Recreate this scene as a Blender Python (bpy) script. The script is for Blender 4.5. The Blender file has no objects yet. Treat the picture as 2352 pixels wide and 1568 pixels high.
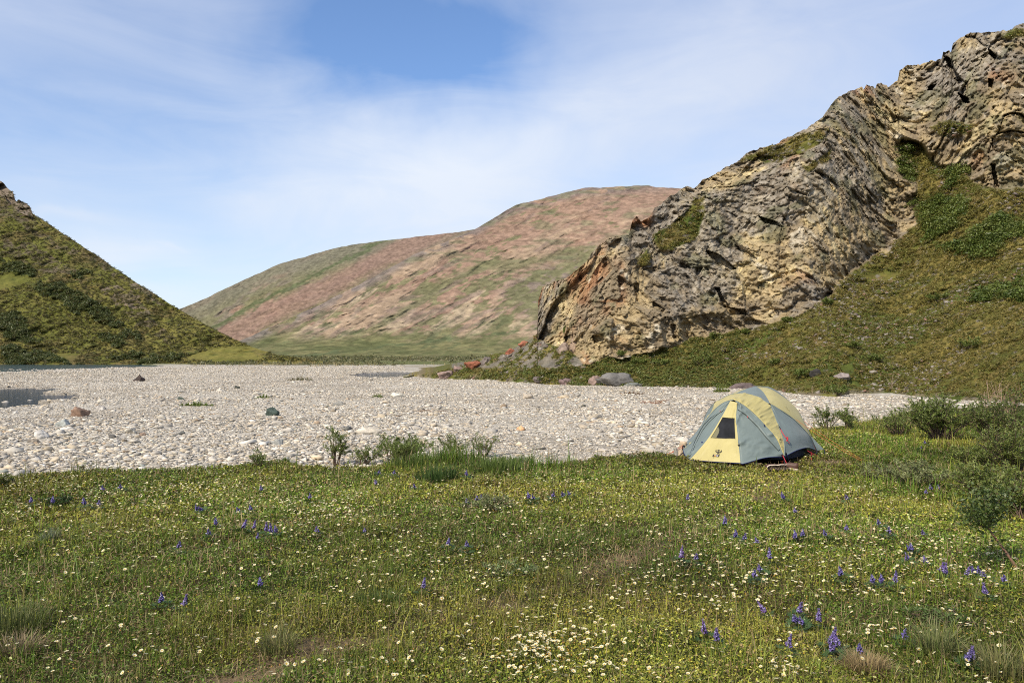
import bpy, bmesh, math, random
import numpy as np
from mathutils import Vector, Matrix
random.seed(7); RNG = np.random.default_rng(7)
SC = bpy.context.scene; COL = SC.collection

# ------------------------------------------------------------------ camera, sky, sun, exposure
H = 1.7                      # eye height above the meadow
F, CX, HY = 1828.4, 1176.0, 817.7        # measuring frame 2352 wide: focal length, centre, horizon row
cd = bpy.data.cameras.new('camera'); cam = bpy.data.objects.new('camera', cd); COL.objects.link(cam)
cam.location = (0, 0, H); cam.rotation_euler = (math.radians(90), 0, 0)
cd.sensor_width = 36; cd.lens = 36 * F / 2352; cd.shift_y = (HY - 784) / 2352
cd.clip_start = 0.05; cd.clip_end = 20000
SC.camera = cam

SUN_EL, SUN_AZ = math.radians(41), math.radians(222)     # azimuth clockwise from +Y (view direction)
sd = Vector((math.sin(SUN_AZ) * math.cos(SUN_EL), math.cos(SUN_AZ) * math.cos(SUN_EL), math.sin(SUN_EL)))
sl = bpy.data.lights.new('sun', 'SUN'); sl.energy = 5.0; sl.angle = math.radians(0.5); sl.color = (1.0, 0.90, 0.75)
so = bpy.data.objects.new('sun', sl); COL.objects.link(so); so.rotation_euler = sd.to_track_quat('Z', 'Y').to_euler()

W = bpy.data.worlds.new('World'); SC.world = W; W.use_nodes = True
SC.view_settings.view_transform = 'Standard'; SC.view_settings.look = 'None'
SC.view_settings.exposure = 0.0; SC.view_settings.gamma = 1.0; SC.view_settings.use_curve_mapping = False
SC.cycles.use_denoising = False; SC.cycles.filter_width = 1.0; SC.cycles.max_bounces = 6; SC.cycles.diffuse_bounces = 3; SC.cycles.transparent_max_bounces = 8


class NT:
    """terse node-tree helper"""
    def __init__(s, tree):
        s.t = tree; tree.nodes.clear()
    def n(s, typ, ins=None, **props):
        nd = s.t.nodes.new(typ)
        for k, v in props.items(): setattr(nd, k, v)
        for k, v in (ins or {}).items():
            sock = nd.inputs[k]
            if hasattr(v, 'is_linked') or isinstance(v, bpy.types.NodeSocket): s.t.links.new(v, sock)
            else: sock.default_value = v
        return nd
    def m(s, op, a, b=None, c=None, clamp=False):
        nd = s.t.nodes.new('ShaderNodeMath'); nd.operation = op; nd.use_clamp = clamp
        for i, v in enumerate((a, b, c)):
            if v is None: continue
            if isinstance(v, bpy.types.NodeSocket): s.t.links.new(v, nd.inputs[i])
            else: nd.inputs[i].default_value = v
        return nd.outputs[0]
    def mix(s, f, a, b, typ='MIX'):
        nd = s.t.nodes.new('ShaderNodeMix'); nd.data_type = 'RGBA'; nd.blend_type = typ
        for i, v in ((0, f), (6, a), (7, b)):
            if isinstance(v, bpy.types.NodeSocket): s.t.links.new(v, nd.inputs[i])
            else: nd.inputs[i].default_value = v if i == 0 else (*v, 1)[:4]
        return nd.outputs[2]
    def ramp(s, f, a, b, lo=0., hi=1.):
        nd = s.n('ShaderNodeMapRange', {0: f, 1: a, 2: b, 3: lo, 4: hi}); return nd.outputs[0]


w = NT(W.node_tree)
sky = w.n('ShaderNodeTexSky', sky_type='NISHITA', sun_disc=False)
sky.sun_elevation = SUN_EL; sky.sun_rotation = SUN_AZ; sky.air_density = 1.0; sky.dust_density = 0.6; sky.ozone_density = 1.6
tc = w.n('ShaderNodeTexCoord')
sep = w.n('ShaderNodeSeparateXYZ', {0: tc.outputs['Generated']})
dx, dy, dz = sep.outputs
def direc(X, Y):
    v = Vector(((X - CX) / F, 1, (HY - Y) / F)).normalized(); return v.x, v.z
def blob(X, Y, rx, ry, rot=0):
    """soft elliptical patch of the sky about a direction (measured in the photo), rx, ry in measuring pixels"""
    cx, cz = direc(X, Y); a = math.radians(rot)
    ux = w.m('SUBTRACT', WX, cx); uz = w.m('SUBTRACT', WZ, cz)
    p = w.m('ADD', w.m('MULTIPLY', ux, math.cos(a)), w.m('MULTIPLY', uz, math.sin(a)))
    q = w.m('SUBTRACT', w.m('MULTIPLY', uz, math.cos(a)), w.m('MULTIPLY', ux, math.sin(a)))
    d = w.m('ADD', w.m('POWER', w.m('ABSOLUTE', w.m('DIVIDE', p, rx / F)), 2.), w.m('POWER', w.m('ABSOLUTE', w.m('DIVIDE', q, ry / F)), 2.))
    return w.m('EXPONENT', w.m('MULTIPLY', d, -1.))
wn = w.n('ShaderNodeTexNoise', {'Vector': tc.outputs['Generated'], 'Scale': 3.2, 'Detail': 5., 'Roughness': .6})
ws = w.n('ShaderNodeSeparateColor', {0: wn.outputs['Color']})
WX = w.m('ADD', dx, w.m('MULTIPLY', w.m('SUBTRACT', ws.outputs[0], .5), .20))
WZ = w.m('ADD', dz, w.m('MULTIPLY', w.m('SUBTRACT', ws.outputs[1], .5), .14))
mp = w.n('ShaderNodeMapping', {'Vector': tc.outputs['Generated'], 'Rotation': (0, math.radians(24), 0), 'Scale': (1.6, 1.6, 6.0)})
st = w.n('ShaderNodeTexNoise', {'Vector': mp.outputs[0], 'Scale': 2.6, 'Detail': 7., 'Roughness': .58, 'Distortion': .7})
cov = 1.0
terms = [(-1.12, blob(860, 60, 330, 175, -4)), (-.62, blob(1080, 150, 230, 130, 10)), (-.40, blob(1270, 70, 300, 110)), (-.55, blob(150, 240, 470, 190, 6)), (-.30, blob(440, 330, 260, 120, 10)),
         (-.28, blob(620, 540, 330, 60, -3)), (-.30, blob(1480, 400, 190, 60, 20)), (-.25, blob(420, 640, 200, 60)), (-.25, blob(2250, 40, 300, 120)),
         (.38, blob(960, 360, 330, 120, 8)), (.18, blob(1650, 190, 420, 130, 18)), (.22, blob(300, 245, 120, 22, 4)), (.26, blob(500, 80, 60, 90, 10)), (.30, blob(170, 528, 90, 12, 8)), (.25, blob(310, 605, 130, 26, 6)), (.2, blob(430, 578, 30, 5))]
acc = w.m('ADD', w.m('MULTIPLY', w.m('SUBTRACT', st.outputs[0], .5), 1.25), cov)
for k, b in terms: acc = w.m('ADD', acc, w.m('MULTIPLY', b, k))
cl = w.ramp(acc, -.30, 1.28)
cl = w.m('MULTIPLY', cl, .93)
low = w.ramp(dz, 0., .42)
ccol = w.mix(low, (7.7, 8.6, 9.8), (6.0, 6.8, 8.7))
bright = w.m('ADD', blob(960, 330, 560, 230, 5), w.m('MULTIPLY', blob(500, 680, 420, 110), .8), clamp=True)
ccol = w.mix(w.m('MULTIPLY', bright, .8), ccol, (9.0, 9.5, 10.2))
skyc = w.mix(1., sky.outputs[0], (1.35, 1.55, 1.85), 'MULTIPLY')
bg = w.n('ShaderNodeBackground', {'Color': w.mix(cl, skyc, ccol), 'Strength': .1})
w.n('ShaderNodeOutputWorld', {0: bg.outputs[0]})


# ------------------------------------------------------------------ numeric helpers
def ray(X, Y): return (X - CX) / F, (HY - Y) / F
def G(X, Y, z=0.):
    """point of the level plane z seen at measuring pixel X, Y"""
    u, v = ray(X, Y); D = (z - H) / v; return np.array([u * D, D, z])
def h3(i, j, k, s):
    n = (i.astype(np.int64) * 374761393 + j.astype(np.int64) * 668265263 + k.astype(np.int64) * 2147483647 + s * 974634777) & 0xffffffff
    n = ((n ^ (n >> 13)) * 1274126177) & 0xffffffff
    n = ((n ^ (n >> 16)) * 2246822519) & 0xffffffff
    return ((n ^ (n >> 15)) & 0xffffff) / float(0xffffff)
def vnoise(p, s=0):
    """value noise of (N,3) points, about -1..1"""
    i = np.floor(p).astype(np.int64); f = p - i; f = f * f * f * (f * (f * 6 - 15) + 10)
    r = 0
    for a in (0, 1):
        for b in (0, 1):
            for c in (0, 1):
                wgt = (f[:, 0] if a else 1 - f[:, 0]) * (f[:, 1] if b else 1 - f[:, 1]) * (f[:, 2] if c else 1 - f[:, 2])
                r = r + wgt * h3(i[:, 0] + a, i[:, 1] + b, i[:, 2] + c, s)
    return r * 2 - 1
def fbm(p, o=4, s=0, g=.5):
    r = 0; a = 1; t = 0
    for k in range(o):
        r = r + a * vnoise(p * 2.03 ** k + 17.3 * k, s + k); t += a; a *= g
    return r / t * 1.6
def facets(p, s=0, tilt=1.):
    """cellular facets: every cell is a plane with its own height and tilt; returns height, edge distance, cell random"""
    i = np.floor(p).astype(np.int64); N = len(p)
    b1 = np.full(N, 9.); b2 = np.full(N, 9.); hh = np.zeros(N); rid = np.zeros(N)
    for a in (-1, 0, 1):
        for b in (-1, 0, 1):
            for c in (-1, 0, 1):
                q = i + (a, b, c)
                J = [h3(q[:, 0], q[:, 1], q[:, 2], s + t) for t in range(3)]
                d = [p[:, k] - (q[:, k] + J[k]) for k in range(3)]
                r = d[0] ** 2 + d[1] ** 2 + d[2] ** 2
                m = r < b1
                b2 = np.where(m, b1, np.minimum(b2, r)); b1 = np.where(m, r, b1)
                R = [h3(q[:, 0], q[:, 1], q[:, 2], s + 5 + t) for t in range(4)]
                pl = (R[3] - .5) + tilt * sum((R[k] - .5) * d[k] for k in range(3))
                hh = np.where(m, pl, hh); rid = np.where(m, R[3] * .37 + R[0] * .63, rid)
    return hh, np.sqrt(b2) - np.sqrt(b1), rid
def sstep(a, b, x):
    t = np.clip((x - a) / (b - a), 0, 1); return t * t * (3 - 2 * t)
def inpoly(X, Y, poly):
    r = np.zeros(X.shape, bool); n = len(poly)
    for k in range(n):
        x0, y0 = poly[k]; x1, y1 = poly[(k + 1) % n]
        if y0 == y1: continue
        c = ((y0 > Y) != (y1 > Y)) & (X < (x1 - x0) * (Y - y0) / (y1 - y0) + x0); r ^= c
    return r
def lerp3(a, b, t):
    a = np.asarray(a, float); b = np.asarray(b, float); t = np.asarray(t)[..., None]; return a * (1 - t) + b * t
def spline(pts, n):
    """Catmull-Rom through pts, resampled to n points by arc length"""
    P = np.asarray(pts, float)
    if len(P) == 2: return P[0] + (P[1] - P[0]) * np.linspace(0, 1, n)[:, None]
    E = np.vstack([2 * P[0] - P[1], P, 2 * P[-1] - P[-2]]); out = []
    for i in range(1, len(E) - 2):
        t = np.linspace(0, 1, 24, endpoint=False)[:, None]; a, b, c, d = E[i - 1], E[i], E[i + 1], E[i + 2]
        out.append(.5 * (2 * b + (c - a) * t + (2 * a - 5 * b + 4 * c - d) * t ** 2 + (3 * b - a - 3 * c + d) * t ** 3))
    out = np.vstack(out + [P[-1:]]); return resample(out, n)
def resample(P, n):
    L = np.r_[0, np.cumsum(np.linalg.norm(np.diff(P, axis=0), axis=1))]; t = np.linspace(0, L[-1], n)
    return np.stack([np.interp(t, L, P[:, k]) for k in range(P.shape[1])], 1)


# ------------------------------------------------------------------ mesh helpers
def T(o, label=None, cat=None, group=None, kind=None):
    for k, v in (('label', label), ('category', cat), ('group', group), ('kind', kind)):
        if v: o[k] = v
    return o
def mesh(name, V, faces, mat, parent=None, tint=None, smooth=False):
    """faces: int array (F,3)/(F,4) or list of such arrays; tint: (V,3) linear colours"""
    fs = faces if isinstance(faces, list) else [faces]
    me = bpy.data.meshes.new(name); V = np.ascontiguousarray(V, np.float32)
    me.vertices.add(len(V)); me.vertices.foreach_set('co', V.ravel())
    loops = np.concatenate([f.ravel() for f in fs]).astype(np.int32)
    tot = np.concatenate([np.full(len(f), f.shape[1]) for f in fs]).astype(np.int32)
    st = np.r_[0, np.cumsum(tot)[:-1]].astype(np.int32)
    me.loops.add(len(loops)); me.loops.foreach_set('vertex_index', loops)
    me.polygons.add(len(tot)); me.polygons.foreach_set('loop_start', st); me.polygons.foreach_set('loop_total', tot)
    if smooth: me.polygons.foreach_set('use_smooth', np.ones(len(tot), bool))
    me.update(calc_edges=True)
    if tint is not None:
        a = me.attributes.new('tint', 'FLOAT_COLOR', 'POINT')
        a.data.foreach_set('color', np.c_[tint, np.ones(len(V))].astype(np.float32).ravel())
    if mat: me.materials.append(mat)
    o = bpy.data.objects.new(name, me); COL.objects.link(o)
    if parent: o.parent = parent
    return o
def empty(name, loc, label=None, cat=None, group=None, rz=0.):
    o = bpy.data.objects.new(name, None); COL.objects.link(o); o.location = loc; o.rotation_euler = (0, 0, rz)
    o.empty_display_size = .1
    return T(o, label, cat, group)
def copy_tree(o, parent=None):
    c = o.copy(); COL.objects.link(c)
    if parent: c.parent = parent
    for ch in o.children: copy_tree(ch, c)
    return c
def grid_faces(nr, nc):
    a = np.arange(nr * nc).reshape(nr, nc)
    return np.stack([a[:-1, :-1], a[:-1, 1:], a[1:, 1:], a[1:, :-1]], -1).reshape(-1, 4)
class Bag:
    """collects vertices, faces and colours of one mesh"""
    def __init__(s): s.V = []; s.F = {}; s.C = []; s.n = 0
    def add(s, V, F, c):
        V = np.asarray(V, float); F = np.asarray(F); c = np.asarray(c, float)
        s.V.append(V); s.C.append(np.broadcast_to(c, (len(V), 3)))
        s.F.setdefault(F.shape[1], []).append(F + s.n); s.n += len(V); return s
    def build(s, name, mat, parent=None, smooth=False):
        return mesh(name, np.vstack(s.V), [np.vstack(f) for f in s.F.values()], mat, parent, np.vstack(s.C), smooth)
def tube(P, r, sides=6, cap=True):
    P = np.asarray(P, float); n = len(P); r = np.broadcast_to(r, (n,))
    t = np.gradient(P, axis=0); t /= np.linalg.norm(t, axis=1)[:, None] + 1e-9
    ref = np.where(np.abs(t[:, 2:3]) > .9, [[1., 0, 0]], [[0, 0, 1.]])
    a = np.cross(t, ref); a /= np.linalg.norm(a, axis=1)[:, None] + 1e-9; b = np.cross(t, a)
    ph = np.linspace(0, 2 * np.pi, sides, endpoint=False)
    V = P[:, None] + r[:, None, None] * (np.cos(ph)[None, :, None] * a[:, None] + np.sin(ph)[None, :, None] * b[:, None])
    idx = np.arange(n * sides).reshape(n, sides); nx = np.roll(idx, -1, 1)
    Fq = np.stack([idx[:-1], nx[:-1], nx[1:], idx[1:]], -1).reshape(-1, 4)
    return V.reshape(-1, 3), Fq
def rotz(a):
    c, s = np.cos(a), np.sin(a); z = np.zeros_like(c); o = np.ones_like(c)
    return np.stack([np.stack([c, -s, z], -1), np.stack([s, c, z], -1), np.stack([z, z, o], -1)], -2)
def rotx(a):
    c, s = np.cos(a), np.sin(a); z = np.zeros_like(c); o = np.ones_like(c)
    return np.stack([np.stack([o, z, z], -1), np.stack([z, c, -s], -1), np.stack([z, s, c], -1)], -2)
def scatter(TV, TF, R, pos, scale, tint, tshade=None):
    """N copies of a template merged: R (N,3,3), pos (N,3), scale (N,) or (N,3), tint (N,3)"""
    N = len(pos); TV = np.asarray(TV, float); scale = np.asarray(scale, float)
    if scale.ndim == 1: scale = scale[:, None]
    V = np.einsum('nij,nvj->nvi', R, TV[None] * scale[:, None, :]) + pos[:, None]
    Fc = (TF[None] + (np.arange(N) * len(TV))[:, None, None]).reshape(-1, TF.shape[1])
    C = np.broadcast_to(tint[:, None, :], V.shape)
    if tshade is not None: C = C * tshade[None]
    return V.reshape(-1, 3), Fc, C.reshape(-1, 3)


# ------------------------------------------------------------------ materials
def surf_mat(name, col=None, rough=.9, nscale=8., nlo=.75, nhi=1.25, bump=0., bscale=40., bdist=.02, spec=.3, trans=0., extra=None, emis=None):
    m = bpy.data.materials.new(name); m.use_nodes = True; t = NT(m.node_tree)
    if col is None:
        base = t.n('ShaderNodeAttribute', attribute_name='tint').outputs['Color']
    else:
        r = t.n('ShaderNodeRGB'); r.outputs[0].default_value = (*col, 1); base = r.outputs[0]
    pos = t.n('ShaderNodeNewGeometry').outputs['Position'] if col is None else t.n('ShaderNodeTexCoord').outputs['Object']
    if nlo != nhi:
        nz = t.n('ShaderNodeTexNoise', {'Vector': pos, 'Scale': nscale, 'Detail': 6., 'Roughness': .65})
        k = t.ramp(nz.outputs[0], .3, .7, nlo, nhi)
        cc = t.n('ShaderNodeCombineColor', {0: k, 1: k, 2: k})
        base = t.mix(1., base, cc.outputs[0], 'MULTIPLY')
    if extra: base = extra(t, base, pos)
    ins = {'Base Color': base, 'Roughness': rough, 'Specular IOR Level': spec}
    if bump:
        bn = t.n('ShaderNodeTexNoise', {'Vector': pos, 'Scale': bscale, 'Detail': 5., 'Roughness': .7})
        ins['Normal'] = t.n('ShaderNodeBump', {'Height': bn.outputs[0], 'Strength': bump, 'Distance': bdist}).outputs[0]
    b = t.n('ShaderNodeBsdfPrincipled', ins).outputs[0]
    if trans:
        tb = t.n('ShaderNodeBsdfTranslucent', {'Color': base})
        b = t.n('ShaderNodeMixShader', {0: trans, 1: b, 2: tb.outputs[0]}).outputs[0]
    t.n('ShaderNodeOutputMaterial', {0: b}); return m
M_LEAF = surf_mat('leaf', rough=.45, nlo=1, nhi=1, spec=.38, trans=.24)
M_GRASS = surf_mat('grass_blade', rough=.5, nlo=1, nhi=1, spec=.22, trans=.2)
M_PETAL = surf_mat('petal', rough=.6, nlo=1, nhi=1, spec=.2, trans=.25)
M_BARK = surf_mat('bark', rough=.8, nscale=30, spec=.2)
M_STONE = surf_mat('river_stone', rough=.8, nscale=9, nlo=.8, nhi=1.18, bump=.25, bscale=60, bdist=.01, spec=.3)
M_ROCK = surf_mat('boulder_rock', rough=.85, nscale=5, nlo=.65, nhi=1.3, bump=.5, bscale=18, bdist=.03, spec=.25)
def cliff_extra(t, base, pos):
    mp = t.n('ShaderNodeMapping', {'Vector': pos, 'Rotation': (0, .35, 0), 'Scale': (1.6, 1.4, .9)})
    n2 = t.n('ShaderNodeTexNoise', {'Vector': mp.outputs[0], 'Scale': 2.6, 'Detail': 9., 'Roughness': .75})
    k = t.ramp(n2.outputs[0], .3, .7, .74, 1.26)
    return t.mix(1., base, t.n('ShaderNodeCombineColor', {0: k, 1: k, 2: k}).outputs[0], 'MULTIPLY')
M_CLIFF = surf_mat('cliff_and_heath', rough=.92, nscale=1.1, nlo=.64, nhi=1.32, bump=.8, bscale=3.6, bdist=.14, spec=.15, extra=cliff_extra)
M_HILL = surf_mat('hillside', rough=.95, nscale=.35, nlo=.7, nhi=1.3, bump=.7, bscale=.6, bdist=.8, spec=.1)
M_FAR = surf_mat('mountain_side', rough=.95, nscale=.11, nlo=.72, nhi=1.28, bump=.6, bscale=.12, bdist=4., spec=.05)
def ground_extra(t, base, pos):
    v = t.n('ShaderNodeTexVoronoi', {'Vector': pos, 'Scale': 7.})
    hs = t.n('ShaderNodeSeparateColor', {0: v.outputs['Color']})
    k = t.ramp(hs.outputs[0], 0, 1, .72, 1.25)
    return t.mix(1., base, t.n('ShaderNodeCombineColor', {0: k, 1: k, 2: k}).outputs[0], 'MULTIPLY')
M_GROUND = surf_mat('ground_surface', rough=.95, nscale=6, nlo=.75, nhi=1.2, bump=.8, bscale=14, bdist=.05, spec=.15, extra=ground_extra)
def water_mat(name, col, sc, bump, rough, spec=.5):
    m = bpy.data.materials.new(name); m.use_nodes = True; t = NT(m.node_tree)
    pos = t.n('ShaderNodeNewGeometry').outputs['Position']
    mp = t.n('ShaderNodeMapping', {'Vector': pos, 'Scale': (sc * .6, sc, sc)})
    n1 = t.n('ShaderNodeTexNoise', {'Vector': mp.outputs[0], 'Scale': 1., 'Detail': 5., 'Roughness': .6})
    nb = t.n('ShaderNodeBump', {'Height': n1.outputs[0], 'Strength': 1., 'Distance': bump})
    b = t.n('ShaderNodeBsdfPrincipled', {'Base Color': (*col, 1), 'Roughness': rough, 'IOR': 1.33, 'Specular IOR Level': spec, 'Normal': nb.outputs[0]})
    t.n('ShaderNodeOutputMaterial', {0: b.outputs[0]}); return m
M_RIVER = water_mat('river_water', (.035, .06, .062), 1.2, .35, .15, .28)
M_POOL = water_mat('pool_water', (.016, .024, .036), 3.0, .10, .10, .07)


# ------------------------------------------------------------------ ground sheet
EX = np.array([-2000, 0, 150, 300, 450, 560, 740, 850, 960, 1050, 1110, 1180, 1300, 1440, 1560, 1700, 1870, 1980, 2060, 2150, 2352, 4000.])
EY = np.array([1090, 1090, 1084, 1078, 1070, 1064, 1063, 1060, 1052, 1048, 1050, 1059, 1063, 1048, 1038, 1015, 986, 970, 948, 936, 930, 930.])
EU = (EX - CX) / F; ED = H * F / (EY - HY)
RIVER = [G(X, Y, -.68)[:2] for X, Y in ((-900, 862), (0, 859), (160, 849.5), (300, 844.5), (385, 841), (330, 836.5), (180, 836), (0, 836), (-900, 836))]
POOL = [G(X, Y, -.68)[:2] for X, Y in ((-500, 960), (0, 948), (67, 939), (133, 930), (185, 920), (150, 906), (127, 893), (0, 892), (-500, 890))]
MIDPOOL = [G(X, Y, -.68)[:2] for X, Y in ((800, 864), (850, 869), (908, 868), (962, 861), (958, 855), (905, 855), (838, 857.5))]
def inwater(x, y):
    P = np.stack([x, y, 0 * x], 1); k = np.hypot(x, y)
    jx = x + fbm(P * .35, 3, 51) * np.where(k < 80, .035, .012) * k; jy = y + fbm(P * .35, 3, 57) * .02 * k
    return inpoly(jx, jy, RIVER) | inpoly(jx, jy, POOL) | inpoly(x, y, MIDPOOL)
def meadow_f(x, y):
    u = np.clip(x / np.maximum(y, 1.), -3, 3); De = np.interp(u, EU, ED)
    P = np.stack([x, y, 0 * x], 1)
    d = De - y + fbm(P * .55, 4, 3) * .9
    return sstep(-.35, .35, d)
def gz(x, y):
    P = np.stack([x, y, 0 * x], 1); r = np.hypot(x, y); m = meadow_f(x, y)
    bump = fbm(P * .45, 3, 11) * .055 + fbm(P * 2.3, 2, 13) * .022
    grav = -.55 + fbm(P * .09, 3, 21) * .10 * sstep(15, 30, r) + fbm(P * .8, 2, 23) * .03
    far = sstep(210, 320, r) * 0.9 + np.maximum(r - 320, 0) * .004
    far = far * sstep(150, 260, y)
    z = m * bump + (1 - m) * (grav + far)
    # ponds and river channels are carved out
    return z
def carve(x, y, z):
    w_ = inwater(x, y)
    return np.where(w_, -1.05, z)
# trodden trail through the meadow
TR = np.array([G(X, Y)[:2] for X, Y in ((380, 1600), (520, 1562), (760, 1490), (980, 1428), (1160, 1378), (1290, 1345), (1440, 1285), (1570, 1235), (1700, 1165), (1790, 1110))])
TR = resample(TR, 60)
def trail_f(x, y):
    d = np.full(x.shape, 9.)
    for p in TR: d = np.minimum(d, np.hypot(x - p[0], (y - p[1]) * .8))
    P = np.stack([x, y, 0 * x], 1)
    return 1 - sstep(.04, .22, d + fbm(P * 2.2, 3, 71) * .13)
DIRT = [(G(1905, 1062), .5, .30), (G(1650, 1066), .3, .2), (G(540, 1560), .28, .14), (G(1160, 1400), .2, .16)]
def dirt_f(x, y):
    P = np.stack([x, y, 0 * x], 1)
    f = trail_f(x, y) * (.42 + .45 * sstep(-.1, .35, fbm(P * .9, 3, 79)))
    for c, a, b in DIRT:
        d = np.hypot((x - c[0]) / a, (y - c[1]) / b) + fbm(P * 3., 2, 77) * .35
        f = np.maximum(f, 1 - sstep(.7, 1.1, d))
    return f
def build_ground():
    az = np.radians(np.r_[np.arange(-180, -44, 4.), np.arange(-44, 44, .13), np.arange(44, 181, 4.)])
    rr = np.r_[.02, np.geomspace(.8, 400, 560), np.geomspace(430, 9000, 40)]
    A, R = np.meshgrid(az, rr)
    x = (np.sin(A) * R).ravel(); y = (np.cos(A) * R).ravel(); r = R.ravel()
    z = carve(x, y, gz(x, y)); m = meadow_f(x, y)
    P = np.stack([x, y, 0 * x], 1)
    n1 = fbm(P * .9, 4, 31); n2 = fbm(P * 5, 3, 37)
    mead = lerp3((.045, .048, .014), (.095, .068, .030), sstep(-.2, .6, n1 + n2 * .4))
    dt = dirt_f(x, y) * m
    mead = lerp3(mead, (.165, .118, .066), dt)
    grav = lerp3((.34, .30, .24), (.46, .42, .35), sstep(-.5, .5, fbm(P * .25, 4, 41)))
    tuft = sstep(.38, .62, fbm(P * np.array([.05, .16, 1]), 4, 43)) * sstep(60, 120, r) * .35
    grav = lerp3(grav, (.20, .17, .075), tuft)
    val = lerp3((.115, .125, .042), (.19, .165, .085), sstep(-.3, .5, fbm(P * .02, 4, 45)))
    edge = 205 + fbm(P * .03, 3, 47) * 25
    u = x / np.maximum(y, 1)
    fv = sstep(-12, 12, y - edge - 60 * sstep(-.35, -.22, -u) * 0)
    wet = inwater(x, y)
    c = lerp3(grav, val, fv * (1 - m)); c = lerp3(c, mead, m)
    c = np.where(wet[:, None], (.10, .10, .09), c)
    T(mesh('ground', np.stack([x, y, z], 1), grid_faces(len(rr), len(az)), M_GROUND, tint=c, smooth=True), kind='structure')
build_ground()
def water_sheet(name, poly, m, z=-.68, grow=1.06):
    P = np.array(poly); c = P.mean(0); P = c + (P - c) * grow
    V = np.c_[P, np.full(len(P), z)]
    me = bpy.data.meshes.new(name); me.from_pydata([tuple(v) for v in V], [], [tuple(range(len(V)))]); me.materials.append(m)
    o = bpy.data.objects.new(name, me); COL.objects.link(o); T(o, kind='structure')
water_sheet('river_water', RIVER, M_RIVER); water_sheet('river_pool', POOL, M_POOL, grow=1.35); water_sheet('gravel_bar_pool', MIDPOOL, M_POOL, grow=1.3)


# ------------------------------------------------------------------ hills: slopes marched uphill from their toes
def slope(Xs, Ytoe, Ycrest, mfun, n, back=.5, zt=-.55, Dtoe=None, backslope=.55, nb=24):
    """grid (rows, cols) climbing from the toe line with gradient mfun(X, Y) to the crest line, then a gentle far side.
    returns X, Y, D arrays (front part), and finish(D) -> points, faces"""
    u, vt = ray(Xs, Ytoe); _, vc = ray(Xs, Ycrest)
    tt = np.linspace(0, 1, n)
    D = np.zeros((n, len(Xs))); D[0] = (zt - H) / vt if Dtoe is None else Dtoe
    v = vt + (vc - vt) * tt[:, None]; Y = HY - v * F; X = np.broadcast_to(Xs, Y.shape)
    for i in range(1, n):
        m = np.maximum(mfun(X[i], Y[i]), v[i] + .05)
        D[i] = D[i - 1] * (1 + (v[i] - v[i - 1]) / (m - v[i]))
    def finish(D):
        P = np.stack([u * D, D, H + v * D], -1)
        sk = P[:1].copy(); sk[..., 2] -= 2.5
        j = np.linspace(0, 1, nb + 1)[1:, None] ** 1.4
        Db = D[-1] * (1 + back * j); zb = (H + v[-1] * D[-1]) + (v[-1] * backslope) * (Db - D[-1]) - .25 * v[-1] * D[-1] * j ** 2
        ub = u[None] * np.ones_like(Db); B = np.stack([ub * Db, Db, zb], -1)
        return np.concatenate([sk, P, B], 0)
    return X, Y, D, v, u, finish
def crest_fun(pts):
    a = np.array(pts, float); return lambda X: np.interp(X, a[:, 0], a[:, 1])
def soft(X, Y, poly, sd, j=14., fr=.03):
    """polygon in the measuring frame with a ragged edge"""
    P = np.stack([X, Y, 0 * X], -1).reshape(-1, 3) * fr
    return inpoly(X + (fbm(P, 4, sd) * j).reshape(X.shape), Y + (fbm(P + 40, 4, sd + 9) * j).reshape(X.shape), poly)

RC = crest_fun([(930, 866), (950, 861), (1000, 853), (1040, 844), (1085, 829), (1130, 814), (1165, 808), (1200, 788), (1228, 772), (1234, 765), (1236, 690), (1245, 660), (1270, 648), (1300, 638), (1325, 618), (1345, 600), (1370, 566), (1400, 545), (1430, 538),
                (1446, 532), (1452, 508), (1463, 497), (1472, 510), (1490, 503), (1503, 478), (1520, 470), (1532, 452), (1560, 436), (1578, 428), (1595, 432), (1612, 414), (1640, 400), (1680, 378), (1723, 349), (1780, 330), (1837, 303), (1850, 295), (1888, 272),
                (1893, 262), (1905, 246), (1920, 230), (1935, 217), (1950, 213), (1966, 206), (1979, 198), (1984, 207), (1990, 196), (2006, 197), (2010, 206), (2014, 194), (2036, 193), (2040, 200), (2062, 184), (2066, 160), (2085, 152), (2105, 149), (2140, 139), (2163, 133),
                (2166, 116), (2180, 117), (2184, 125), (2188, 104), (2196, 93), (2222, 76), (2250, 78), (2285, 73), (2325, 66), (2340, 54), (2352, 50), (2450, 30), (2700, -40), (3000, -60)])
RT = crest_fun([(930, 867), (950, 864), (1000, 868), (1100, 872), (1180, 876), (1250, 881), (1340, 886), (1500, 889), (1640, 892), (1750, 894), (1860, 905), (1920, 907), (1950, 902), (2050, 902), (2150, 910), (2230, 917), (2352, 924), (2600, 935), (3000, 940)])
BASE = crest_fun([(1225, 800), (1236, 770), (1290, 790), (1335, 828), (1400, 826), (1470, 818), (1530, 800), (1600, 780), (1680, 766), (1750, 757), (1830, 722), (1890, 690), (1940, 655), (1990, 615), (2040, 580), (2085, 545), (2110, 500), (2104, 440), (2105, 440)])
GULLY = [(2066, 318), (2120, 340), (2150, 372), (2205, 392), (2236, 420), (2290, 442), (2360, 446), (2700, 440), (2700, 900), (1900, 900), (1880, 700), (1985, 618), (2060, 575), (2120, 548), (2130, 500), (2100, 460), (2096, 400)]
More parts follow.
